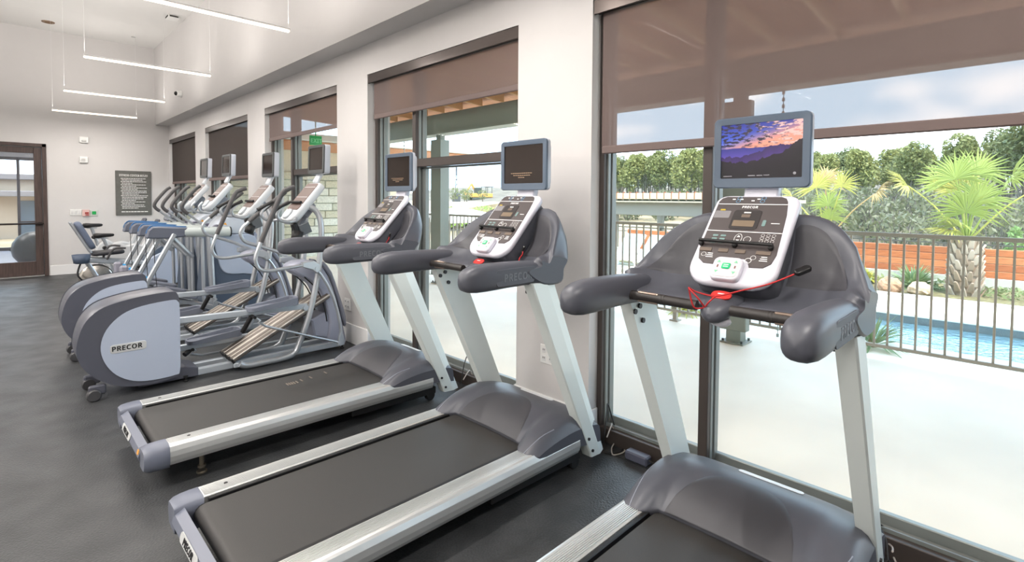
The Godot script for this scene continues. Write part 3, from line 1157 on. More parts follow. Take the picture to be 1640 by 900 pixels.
	slab(rr(0.09, 0.084, 0.016, -0.004, 0.051), 0.026, 0.0275, T)
	fin("pod_face", mat("pod_pink", Color(0.80, 0.76, 0.77), 0.4), pod)
	nb()
	slab(rr(0.03, 0.026, 0.006, -0.004, 0.055), 0.0275, 0.031, T, 0.0015)
	fin("start_key", mat("key_green", Color(0.12, 0.72, 0.47), 0.35), pod)
	nb()
	slab(rr(0.018, 0.003, 0.001, -0.004, 0.059), 0.031, 0.0315, T)
	slab(rr(0.018, 0.003, 0.001, -0.004, 0.051), 0.031, 0.0315, T)
	fin("key_print", pr, pod)
	nb()
	for q in [[-0.034, 0.074, 1.0], [0.026, 0.076, 1.0], [-0.034, 0.03, -1.0], [0.028, 0.03, -1.0]]:
		slab(PackedVector2Array([Vector2(q[0] - 0.007, q[1] - 0.004 * q[2]), Vector2(q[0] + 0.007, q[1] - 0.004 * q[2]), Vector2(q[0], q[1] + 0.007 * q[2])]), 0.0275, 0.0285, T)
	fin("arrow_keys", mat("key_mint", Color(0.45, 0.75, 0.6), 0.4), pod)
	nb()
	for q in [-0.034, 0.028]:
		slab(rr(0.005, 0.012, 0.002, q, 0.053), 0.0275, 0.0285, T)
	fin("key_icons", mat("mark_brown", Color(0.45, 0.3, 0.3), 0.5), pod)

func ring(T: Transform3D, x: float, y: float, r: float, th: float, stretch := 1.0) -> void:
	var p := PackedVector3Array()
	for j in 21:
		var a := TAU * j / 20
		p.append(T * Vector3(x + cos(a) * r, y + sin(a) * r * stretch, 0.0036))
	tube(p, th, 4, -1.0, false)

func screen(o: Node3D, c: Vector3, w: float, h: float, lean: float, on: bool, small := false) -> void:
	var B := Basis(Vector3(0, 0, 1), Vector3(0, 1, 0), Vector3(-1, 0, 0)).rotated(Vector3(0, 0, 1), -lean)
	var T := Transform3D(B, c)
	var back := mat("screen_back", Color(0.76, 0.78, 0.82), 0.4)
	nb()
	slab(rr(w, h, 0.022), -0.028 if not small else -0.06, -0.004, T, 0.004, true)
	slab(rr(w * 0.9, h * 0.88, 0.03), -0.06, -0.02, T, 0.015, true)
	var bk := fin("screen_back", back, o)
	nb()
	var bz := rr(w, h, 0.022, 0, 0, 5)
	var q := rr(w * 0.84, h * 0.765, 0.004, 0.0, 0.006, 5)
	var rings := []
	for l in [[bz, -0.006], [bz, 0.004], [inset(bz, 0.004), 0.008], [q, 0.006], [q, 0.0]]:
		var u := PackedVector3Array()
		for v in l[0]:
			u.append(T * Vector3(v.x, v.y, l[1]))
		rings.append(u)
	loft(rings, false, false)
	fin("screen_bezel", mat("bezel_slate" if not small else "bezel_grey", Color(0.33, 0.385, 0.45) if not small else Color(0.27, 0.28, 0.28), 0.35), o)
	if on:
		var im := sunset(320, 232)
		var m := mat("screen_picture", Color(0.02, 0.02, 0.02), 0.25)
		m.emission_enabled = true
		m.emission_texture = ImageTexture.create_from_image(im)
		m.emission_operator = BaseMaterial3D.EMISSION_OP_MULTIPLY
		m.emission = Color(1, 1, 1)
		m.emission_energy_multiplier = 0.95
		S = SurfaceTool.new()
		S.begin(Mesh.PRIMITIVE_TRIANGLES)
		var a := w * 0.42
		var b := h * 0.383
		for v in [[-1, 1], [1, 1], [1, -1], [-1, 1], [1, -1], [-1, -1]]:
			S.set_uv(Vector2((v[0] + 1) / 2.0, (1 - v[1]) / 2.0))
			S.add_vertex(T * Vector3(v[0] * a, v[1] * b + 0.006, 0.001))
		var d := fin("display_screen", m, o)
		var glow := AreaLight3D.new()
		glow.name = "screen_light"
		glow.area_size = Vector2(a * 1.9, b * 1.9)
		glow.light_energy = 0.004
		glow.light_color = Color(0.8, 0.7, 0.9)
		glow.shadow_enabled = true
		o.add_child(glow)
		glow.transform = Transform3D(B, c + B.z * 0.012)
		nb()
		for k in [[-0.125, -0.0935, 0.035, 0.003], [0.0, -0.0925, 0.022, 0.0035], [0.026, -0.092, 0.022, 0.003], [-0.03, -0.0925, 0.028, 0.0035]]:
			slab(rr(k[2], k[3], 0.001, k[0], k[1]), 0.0012, 0.0018, T)
		slab(rr(0.011, 0.011, 0.0054, 0.127, -0.087), 0.0012, 0.0018, T)
		fin("screen_caption", mat("caption_grey", Color(0.55, 0.55, 0.56), 0.5), d)
	else:
		nb()
		slab(rr(w * 0.84, h * 0.765, 0.004, 0.0, 0.006), -0.002, 0.001, T)
		var d := fin("display_screen", mat("screen_off", Color(0.15, 0.115, 0.095), 0.1), o)
		if not small:
			nb()
			for k in [[-0.02, -0.045, 0.16], [-0.02, -0.057, 0.12], [-0.02, -0.069, 0.04]]:
				var x: float = k[0] - k[2] / 2
				while x < k[0] + k[2] / 2:
					slab(rr(0.014, 0.0042, 0.001, x + 0.007, k[1]), 0.001, 0.0014, T)
					x += 0.017
			fin("screen_caption", mat("caption_amber", Color(0.62, 0.52, 0.42), 0.5), d)
	if not small:
		nb()
		slab(rr(0.13, 0.09, 0.02), -0.045, -0.005, Transform3D(B.rotated(Vector3(0, 0, 1), -0.25), c + Vector3(0.01, -h / 2 - 0.02, 0)), 0.006, true)
		fin("screen_neck", mat("frame_white", Color.WHITE), o)

func sunset(w: int, h: int) -> Image:
	var im := Image.create(w, h, false, Image.FORMAT_RGB8)
	var f := FastNoiseLite.new()
	f.seed = 3
	f.frequency = 1.0
	f.fractal_octaves = 5
	for y in h:
		for x in w:
			var u := float(x) / w
			var v := float(y) / h
			var blue := Color(0.10, 0.16, 0.55).lerp(Color(0.30, 0.42, 0.85), clampf(v / 0.36, 0, 1))
			var warm := Color(0.88, 0.55, 0.5).lerp(Color(0.95, 0.62, 0.5), clampf(v * 2.0, 0, 1))
			var c := blue.lerp(warm, smoothstep(0.1, 0.43, v + (u - 0.45) * 0.42))
			var n := f.get_noise_2d(u * 7.0 + v * 2.0, v * 15.0)
			var cloud := smoothstep(-0.05, 0.12, n + 0.34 * absf(u - 0.42) - 0.12 + 0.2 * (0.25 - v))
			var cc := Color(0.11, 0.09, 0.17).lerp(Color(0.93, 0.74, 0.70), smoothstep(0.4, 0.8, u + f.get_noise_2d(u * 12.0 + 9.0, v * 26.0) * 0.5))
			c = c.lerp(cc, cloud * (0.92 if v < 0.4 else 0.4))
			var h1 := 0.44 + 0.02 * f.get_noise_2d(u * 3.0, 40.0)
			var h2 := 0.60 - 0.18 * smoothstep(0.25, 0.75, u) + 0.05 * f.get_noise_2d(u * 9.0, 50.0)
			var h3 := 0.60 + 0.1 * sin(u * 4.0 + 0.6) - 0.17 * smoothstep(0.75, 1.0, u) + 0.04 * f.get_noise_2d(u * 14.0, 60.0)
			if v > h1:
				c = Color(0.2, 0.2, 0.5).lerp(Color(0.36, 0.28, 0.66), clampf((v - h1) * 5.0, 0, 1))
			if v > h2:
				c = Color(0.20, 0.13, 0.33).lerp(Color(0.3, 0.2, 0.5), clampf((v - h2) * 5.0, 0, 1))
			if v > h3:
				c = Color(0.11, 0.09, 0.12).lerp(Color(0.085, 0.08, 0.09), clampf((v - h3) * 4.0, 0, 1))
			im.set_pixel(x, y, c)
	return im

func treadmills() -> void:
	var t1 := make_treadmill(true)
	t1.position = V(1.3, 0, 0.765)
	t1.set_meta("label", "nearest grey treadmill, its screen lit with a purple sunset landscape")
	var t2 := make_treadmill(false)
	t2.position = V(1.3, 0, 2.06)
	t2.set_meta("label", "grey treadmill with dark screen, between the nearest treadmill and another")
	var t3 := dup(t2, "farthest grey treadmill with dark screen, next to the ellipticals", V(1.3, 0, 3.365))
	nb()
	for q in [[1.33, 0.10], [1.345, 0.10], [1.36, 0.10], [1.375, 0.10], [1.395, 0.105], [1.43, 0.115], [1.50, 0.13], [1.62, 0.16]]:
		bar(P(q[0] - 0.004, rail_y(q[0]) - 0.0105, q[1]), P(q[0] + 0.004, rail_y(q[0]) - 0.0105, q[1]), 0.045, 0.002)
	fin("belt_print", mat("print_tan", Color(0.5, 0.46, 0.42), 0.6), t3)
	# safety keys
	var red := mat("cord_red", Color(0.72, 0.12, 0.13), 0.5)
	var bk := mat("clip_black", Color(0.07, 0.07, 0.075), 0.4)
	var k := thing("safety_key_cord", "red safety cord with black clip stretched across the nearest treadmill's dash", "safety key", V(1.7, 1.06, 0.8), "treadmill safety cords")
	k.position = V(1.72, 1.058, 0.79)
	nb()
	var c0 := Vector3(0, 0.02, 0.0)
	tube(cr(PackedVector3Array([c0, Vector3(-0.028, 0.055, -0.012), Vector3(-0.02, 0.085, -0.05), Vector3(0.0, 0.07, -0.03), Vector3(0.02, 0.062, 0.03), Vector3(0.06, 0.085, 0.1), Vector3(0.11, 0.11, 0.17), Vector3(0.165, 0.145, 0.232)]), 6), 0.0028, 7)
	tube(cr(PackedVector3Array([c0, Vector3(-0.02, 0.02, -0.03), Vector3(-0.02, 0.085, -0.05)]), 5), 0.0028, 7)
	tube(cr(PackedVector3Array([c0, Vector3(-0.01, 0.045, 0.02), Vector3(0.02, 0.062, 0.03)]), 5), 0.0028, 7)
	fin("cord", red, k)
	nb()
	var cb := Basis(Vector3(0.75, 0.35, 0.55).normalized(), Vector3(-0.5, 0.85, 0.1).normalized(), Vector3.ZERO)
	cb.z = cb.x.cross(cb.y).normalized()
	cb.y = cb.z.cross(cb.x)
	slab(rr(0.06, 0.026, 0.012), -0.008, 0.008, Transform3D(Basis(cb.x, cb.z, cb.y), Vector3(0.18, 0.158, 0.252)), 0.004, true)
	fin("clip", bk, k)
	for q in [[2.06, "red safety cord hanging from black clip on the middle treadmill's dash"], [3.365, "red safety cord hanging from black clip on the farthest treadmill's dash"]]:
		var e := thing("safety_key_cord", q[1], "safety key", V(1.93, 1.15, q[0] - 0.19), "treadmill safety cords")
		nb()
		tube(cr(PackedVector3Array([Vector3(0.0, 0.03, 0), Vector3(-0.012, 0.01, 0.008), Vector3(-0.02, -0.01, -0.004), Vector3(-0.035, -0.025, 0.004), Vector3(-0.05, -0.03, 0)]), 5), 0.0028, 6)
		fin("cord", red, e)
		nb()
		box(Vector3(0.0, 0.03, 0), Vector3(0.014, 0.05, 0.016), 0.004, Basis(Vector3(1, 0, 0), 0.5))
		box(Vector3(-0.006, 0.012, -0.004), Vector3(0.012, 0.03, 0.014), 0.004)
		fin("clip", bk, e)
	# leads and power bricks by the window track
	var lead := mat("lead_black", Color(0.08, 0.08, 0.08), 0.5)
	var pale := mat("lead_pale", Color(0.72, 0.70, 0.68), 0.45)
	var sets := [[V(2.51, 0, 1.70), "pale and black leads coiled at the front post of the middle treadmill", "slate power adapter on the floor by the near window corner", V(2.475, 0, 1.50)], [V(2.51, 0, 3.0), "black and white leads looped at the front post of the farthest treadmill", "grey power adapter lying by the track of the second near window", V(2.475, 0, 2.79)], [V(2.51, 0, 0.36), "short dark lead at the front post of the nearest treadmill", "small dark plug adapter beside the nearest treadmill's front post", V(2.46, 0, 0.20)]]
	for i in 3:
		var q: Array = sets[i]
		var o := thing("power_leads", q[1], "cable", q[0], "treadmill leads")
		var m := 1.0 if i < 2 else 0.5
		nb()
		tube(cr(PackedVector3Array([Vector3(-0.08, 0.05, 0), Vector3(-0.02, 0.2 * m, -0.02), Vector3(0.05, 0.22 * m, -0.06), Vector3(0.07, 0.08, -0.02), Vector3(0.03, 0.006, 0.06), Vector3(-0.06, 0.006, 0.07), Vector3(-0.1, 0.006, 0.02)]), 6), 0.004, 7)
		fin("lead", lead, o)
		nb()
		tube(cr(PackedVector3Array([Vector3(-0.06, 0.08, 0.01), Vector3(0.0, 0.13 * m, 0.0), Vector3(0.05, 0.1 * m, -0.03), Vector3(0.06, 0.006, 0.03), Vector3(0.0, 0.006, 0.09), Vector3(-0.08, 0.006, 0.07), Vector3(-0.04, 0.014, 0.03), Vector3(0.03, 0.012, 0.0)]), 6), 0.0038, 7)
		fin("lead", pale, o)
		var ad := thing("power_adapter", q[2], "power adapter", q[3], "power adapters on the floor")
		nb()
		box(Vector3(0.0, 0.026, 0.0), Vector3(0.06, 0.05, 0.14 if i < 2 else 0.05), 0.008)
		fin("adapter_body", mat("adapter_slate", Color(0.32, 0.33, 0.39), 0.4) if i == 0 else (mat("adapter_grey", Color(0.45, 0.47, 0.5), 0.4) if i == 1 else mat("adapter_dark", Color(0.2, 0.19, 0.19), 0.4)), ad)
		nb()
		tube(cr(PackedVector3Array([Vector3(0, 0.03, 0.068 if i < 2 else 0.02), Vector3(0.01, 0.02, 0.1), Vector3(0.03, 0.01, 0.12), Vector3(0.015, 0.005, 0.16)]), 4), 0.005, 7)
		fin("adapter_lead", lead, ad)

# ---------- cardio machines: Q gives a machine's own point from room x, height and sideways offset (w towards the far end) ----------
var QX := 1.35
func Q(x: float, y: float, w: float) -> Vector3:
	return Vector3(x - QX, y, -w)

func qpath(a: Array, w: float, k := 5) -> PackedVector3Array:
	var p := PackedVector3Array()
	for v in a:
		p.append(Q(v[0], v[1], w + (v[2] if v.size() > 2 else 0.0)))
	return cr(p, k)

func poly(a: Array) -> PackedVector2Array:
	var p := PackedVector2Array()
	for v in a:
		p.append(Vector2(v[0] - QX, v[1]))
	return p

func make_elliptical() -> Node3D:
	QX = 1.35
	var o := thing("elliptical_trainer", "", "elliptical trainer", V(QX, 0, 0), "elliptical trainers with rear drums")
	var dk := mat("drum_grey", Color(0.315, 0.323, 0.362), 0.36)
	var lt := mat("panel_pale", Color(0.67, 0.71, 0.78), 0.36)
	var tb := mat("tube_silver", Color(0.74, 0.76, 0.78), 0.3, 0.65)
	var rl := mat("base_rail_pale", Color(0.72, 0.75, 0.78), 0.35, 0.4)
	var bk := mat("black_plastic", Color.BLACK)
	# drum
	nb()
	var out := cr2(poly([[0.345, 0.40], [0.385, 0.55], [0.47, 0.645], [0.60, 0.69], [0.76, 0.715], [0.90, 0.722], [0.945, 0.70], [0.958, 0.60], [0.958, 0.25], [0.955, 0.10], [0.93, 0.062], [0.80, 0.045], [0.66, 0.055], [0.53, 0.10], [0.42, 0.19], [0.36, 0.29]]), 4)
	slab(out, -0.175, 0.175, Transform3D(), 0.045, true)
	var drum := fin("drive_drum", dk, o)
	for s in [1.0, -1.0]:
		nb()
		var pn := cr2(poly([[0.475, 0.385], [0.51, 0.50], [0.60, 0.595], [0.72, 0.64], [0.90, 0.66], [0.945, 0.645], [0.957, 0.58], [0.957, 0.28], [0.952, 0.105], [0.92, 0.08], [0.78, 0.075], [0.66, 0.098], [0.56, 0.165], [0.495, 0.27]]), 4)
		slab(pn, s * 0.12, s * 0.184, Transform3D(), 0.012, true)
		var sp := fin("side_panel", lt, o)
		nb()
		slab(rr(0.215, 0.062, 0.018, 0.635 - QX, 0.353), s * 0.184, s * 0.188, Transform3D(), 0.002, true)
		fin("badge", mat("badge_pale", Color.WHITE), sp)
		words("PRECOR", 0.048, 0.003, "lettering", mat("print_black", Color.BLACK), sp, Transform3D(Basis(Vector3(1.0 * s, 0, 0), Vector3(0, 1, 0), Vector3(0, 0, s)), Vector3(0.625 - QX, 0.354, s * 0.189)))
		nb()
		box(Q(0.455, 0.075, -s * 0.15), Vector3(0.1, 0.07, 0.035), 0.01)
		fin("wheel_bracket", dk, o)
		nb()
		cyl(Q(0.435, 0.043, -s * 0.13), Q(0.435, 0.043, -s * 0.185), 0.043, 18, 0.008)
		fin("transport_wheel", mat("wheel_grey", Color(0.25, 0.25, 0.26), 0.4), o)
	# base beam and its rear shoe
	nb()
	bar(Q(1.0, 0.047, 0.07), Q(2.28, 0.047, 0.07), 0.05, 0.055, 0.006)
	bar(Q(1.0, 0.047, -0.10), Q(2.28, 0.047, -0.10), 0.05, 0.055, 0.006)
	fin("base_rails", rl, o)
	nb()
	slab(poly([[0.70, 0.02], [1.09, 0.02], [1.09, 0.085], [1.0, 0.115], [0.93, 0.115], [0.80, 0.06]]), -0.13, 0.13, Transform3D(), 0.006)
	fin("rear_shoe", dk, o)
	for x in [1.0, 1.75, 2.3]:
		for s in [1.0, -1.0]:
			nb()
			cyl(Q(x, 0.0, s * 0.14), Q(x, 0.012, s * 0.14), 0.02, 12, 0.003)
			cyl(Q(x, 0.01, s * 0.14), Q(x, 0.04, s * 0.14), 0.008, 8)
			bar(Q(x, 0.036, s * 0.145), Q(x, 0.036, s * 0.09), 0.03, 0.012)
			fin("levelling_foot", bk, o)
	# inclined ramp with two ribbed tracks
	for s in [1.0, -1.0]:
		nb()
		var a := Q(1.335, 0.085, s * 0.085)
		var b := Q(2.17, 0.52, s * 0.085)
		var dir := (b - a).normalized()
		bar(a, b, 0.15, 0.016, 0.003)
		for k in [-0.037, 0.037]:
			tube([a + Vector3(0, 0.004, k), b + Vector3(0, 0.004, k)], 0.037, 14, -1.0, true, 0.7)
		var ramp := fin("ramp_track", mat("ramp_tan", Color(0.46, 0.43, 0.405), 0.42, 0.6), o)
		nb()
		for k in [-0.072, 0.0, 0.072]:
			tube([a + Vector3(0, 0.018, k), b + Vector3(0, 0.018, k)], 0.008, 8)
		fin("ramp_ribs", mat("ramp_bright", Color(0.80, 0.78, 0.75), 0.4, 0.6), ramp)
		nb()
		bar(a - dir * 0.006, a + dir * 0.012, 0.15, 0.05, 0.003)
		fin("ramp_end", bk, ramp)
	nb()
	bar(Q(1.36, 0.05, 0.15), Q(1.36, 0.05, -0.17), 0.04, 0.04, 0.006)
	fin("ramp_pivot", rl, o)
	# two bent frame tubes rising to the console
	for s in [1.0, -1.0]:
		nb()
		tube(qpath([[1.38, 0.06], [1.44, 0.035], [1.58, 0.032], [1.74, 0.034], [1.82, 0.055], [1.87, 0.12], [1.98, 0.42], [2.05, 0.74], [2.085, 1.05], [2.085, 1.22, s * -0.01], [2.06, 1.31, s * -0.03], [2.0, 1.36, s * -0.05], [1.93, 1.37, s * -0.07]], s * 0.175), 0.026, 12)
		fin("frame_tube", tb, o)
	# front shroud: a curved shell standing on the base
	nb()
	var shroud := poly([[1.84, 0.80], [1.88, 0.845], [1.98, 0.865], [2.09, 0.835], [2.18, 0.70], [2.26, 0.47], [2.33, 0.20], [2.355, 0.05], [2.30, 0.025], [2.20, 0.03], [2.17, 0.10], [2.185, 0.26], [2.155, 0.42], [2.09, 0.58], [2.0, 0.68], [1.90, 0.74]])
	slab(cr2(shroud, 3), -0.12, 0.12, Transform3D(), 0.02, true)
	var shr := fin("front_shroud", mat("shroud_grey", Color(0.60, 0.615, 0.68), 0.36), o)
	for s in [1.0, -1.0]:
		nb()
		tube(qpath([[1.95, 0.72], [2.06, 0.60], [2.13, 0.44], [2.16, 0.28]], s * 0.121), 0.006, 6)
		fin("shroud_slot", bk, shr)
		nb()
		slab(cr2(poly([[2.10, 0.83], [2.19, 0.70], [2.27, 0.47], [2.34, 0.20], [2.35, 0.30], [2.28, 0.53], [2.21, 0.74], [2.13, 0.85]]), 2), s * 0.07, s * 0.13, Transform3D(), 0.01)
		fin("shroud_edge", mat("shroud_dark", Color(0.47, 0.48, 0.53), 0.38), shr)
	nb()
	slab(poly([[2.02, 0.31], [2.05, 0.15], [2.21, 0.10], [2.23, 0.33], [2.14, 0.36]]), -0.1, 0.1, Transform3D(), 0.015)
	fin("motor_box", mat("shroud_grey", Color.WHITE), o)
	# moving arms, pivots, links, pedals for both sides
	var sides := [[-1.0, [[1.81, 1.535], [1.755, 1.515], [1.69, 1.45], [1.53, 1.07]], [[1.53, 1.07], [1.495, 0.975], [1.487, 0.915], [1.52, 0.848], [1.60, 0.825], [1.75, 0.836], [1.90, 0.85]], 0.50, 1.45, 0.055, 0.49, 0.46, 1.96], [1.0, [[1.93, 1.50], [1.88, 1.455], [1.66, 1.275], [1.60, 1.22]], [[1.60, 1.22], [1.545, 1.165], [1.53, 1.11], [1.57, 1.04], [1.70, 0.99], [1.85, 0.93], [1.97, 0.86]], 0.225, 1.08, 0.03, 0.195, 0.20, 1.55]]
	for q in sides:
		var w: float = q[0] * 0.255
		nb()
		tube(qpath(q[1], w), 0.021, 12)
		fin("arm_grip", mat("arm_rubber", Color(0.30, 0.295, 0.30), 0.5), o)
		nb()
		tube(qpath(q[2], w), 0.0155, 12)
		fin("moving_arm", tb, o)
		nb()
		slab(poly([[1.87, 0.83], [1.96, 0.80], [2.0, 0.765], [2.035, 0.79], [2.03, 0.85], [1.97, 0.885], [1.87, 0.875]]), -w - 0.02, -w + 0.02, Transform3D(), 0.008)
		cyl(Q(2.0, 0.81, w * 0.4), Q(2.0, 0.81, w * 1.1), 0.02, 12)
		fin("arm_pivot", tb, o)
		nb()
		tube(qpath([[2.015, 0.79], [2.07, 0.72], [2.15, 0.57], [2.21, 0.38], [2.24, 0.22], [2.245, 0.09]], w * 0.92), 0.0145, 10)
		fin("swing_link", tb, o)
		nb()
		slab(poly([[2.205, 0.075], [2.225, 0.06], [2.27, 0.065], [2.275, 0.10], [2.25, 0.19], [2.235, 0.19]]), -w * 0.92 - 0.016, -w * 0.92 + 0.016, Transform3D(), 0.003)
		fin("link_clevis", rl, o)
		var y: float = q[3]
		var x: float = q[4]
		nb()
		tube(qpath([[x + 0.04, y - 0.065], [x + 0.075, y - 0.09], [x + 0.12, y - 0.145], [2.235, 0.088]], w * 0.92, 2), 0.0105, 9)
		fin("drive_rod", tb, o)
		nb()
		bar(Q(0.93, q[6], q[0] * 0.15), Q(q[8], q[7], q[0] * 0.15), 0.035, 0.05, 0.006)
		cyl(Q(q[8] - 0.02, q[7] - 0.01, q[0] * 0.12), Q(q[8] - 0.02, q[7] - 0.01, q[0] * 0.18), 0.026, 12)
		fin("pedal_arm", rl, o)
		nb()
		var T := Transform3D(Basis(Vector3(1, 0.03, 0).normalized(), Vector3(0, 0, -1), Vector3(-0.03, 1, 0).normalized()), Q(x + 0.2, y + 0.005, q[0] * 0.165))
		slab(rr(0.41, 0.16, 0.05), 0.0, 0.012, T, 0.003)
		var rim := []
		for e in [[0.0, -0.008], [0.0, 0.05], [0.004, 0.055], [0.013, 0.05], [0.016, 0.012]]:
			var u := PackedVector3Array()
			for v in inset(rr(0.42, 0.165, 0.05), e[0]) if e[0] > 0 else rr(0.42, 0.165, 0.05):
				var lift: float = e[1] if v.x > -0.1 or e[1] < 0.02 else e[1] * 0.45
				u.append(T * Vector3(v.x, v.y, lift))
			rim.append(u)
		loft(rim, false, false)
		fin("pedal", mat("pedal_grey", Color(0.44, 0.46, 0.51), 0.5), o)
		nb()
		cyl(Q(x + 0.03, y - 0.055, q[0] * 0.12), Q(x + 0.03, y - 0.055, q[0] * 0.25), 0.013, 10)
		cyl(Q(x + 0.03, y - 0.055, q[0] * 0.165), Q(x - 0.03, y - 0.19 * minf(1.0, y * 2.0), q[0] * 0.125), 0.02, 10)
		fin("pedal_pivot", bk, o)
	machine_console(o, Q(1.81, 1.235, 0), Vector3(0.30, 0.365, 0).normalized(), 0.46, 0.30)
	# static handrail round the console, and a bottle holder
	for s in [1.0, -1.0]:
		nb()
		tube(qpath([[1.90, 1.28, -s * 0.1], [1.82, 1.235], [1.73, 1.24], [1.69, 1.28], [1.70, 1.33], [1.76, 1.385]], s * 0.19), 0.014, 10)
		fin("fixed_handle", tb, o)
		nb()
		tube(qpath([[1.655, 1.33], [1.70, 1.355], [1.79, 1.405]], s * 0.19, 3), 0.018, 10)
		fin("handle_grip", mat("grip_black", Color(0.1, 0.095, 0.095), 0.5), o)
	nb()
	box(Q(1.86, 1.175, -0.14), Vector3(0.05, 0.09, 0.06), 0.01, Basis(Vector3(0, 0, 1), 0.3))
	lathe([Vector2(0.03, 0.0), Vector2(0.045, 0.01), Vector2(0.048, 0.09), Vector2(0.04, 0.09), Vector2(0.036, 0.02)], Transform3D(Basis(Vector3(0, 0, 1), -0.3), Q(1.86, 1.06, -0.15)), 14)
	fin("bottle_holder", bk, o)
	nb()
	box(Q(1.94, 1.165, -0.16), Vector3(0.10, 0.10, 0.03), 0.006, Basis(Vector3(0, 0, 1), 0.35))
	fin("media_pocket", mat("pocket_grey", Color(0.33, 0.35, 0.37), 0.45), o)
	machine_screen(o, Q(2.12, 1.805, 0))
	return o

func machine_console(o: Node3D, at: Vector3, up: Vector3, L: float, W: float) -> void:
	var T := Transform3D(Basis(Vector3(0, 0, 1), up, Vector3(0, 0, 1).cross(up)), at)
	nb()
	slab(rr(W, L, 0.05, 0.0, L / 2, 6, 0.1), -0.07, 0.0, T, 0.02, true)
	var f := fin("console_frame", mat("console_white", Color(0.80, 0.82, 0.84), 0.34), o)
	nb()
	slab(rr(W * 0.84, L * 0.68, 0.03, 0.0, L * 0.62), 0.0, 0.004, T, 0.001)
	fin("console_face", mat("console_brown", Color(0.37, 0.285, 0.255), 0.4), f)
	for q in [0.86, 0.6]:
		nb()
		slab(rr(W * 0.8, 0.003, 0.001, 0.0, L * q), 0.004, 0.006, T)
		fin("dividing_line", mat("print_white", Color.WHITE), f)
	nb()
	tube([T * Vector3(-W * 0.4, L * 0.44, 0.02), T * Vector3(W * 0.4, L * 0.44, 0.02)], 0.012, 8)
	fin("reading_ledge", mat("black_plastic", Color.BLACK), f)
	nb()
	slab(rr(0.1, 0.1, 0.03, 0.0, 0.075), 0.0, 0.022, T, 0.008, true)
	fin("key_pod", mat("console_white", Color.WHITE), f)
	nb()
	box(T * Vector3(0, L * 0.45, -0.1), Vector3(0.14, 0.16, 0.09), 0.02, T.basis)
	bar(T * Vector3(0, L * 0.4, -0.12), T * Vector3(0, L * 0.05, -0.16), 0.05, 0.035, 0.006)
	fin("console_bracket", mat("bracket_grey", Color(0.5, 0.52, 0.56), 0.4), o)

func machine_screen(o: Node3D, c: Vector3) -> void:
	screen(o, c, 0.34, 0.27, 0.03, false, true)
	nb()
	bar(c + Vector3(0.06, -0.09, 0), c + Vector3(-0.01, -0.225, 0), 0.09, 0.035, 0.01)
	fin("screen_neck", mat("console_white", Color.WHITE), o)

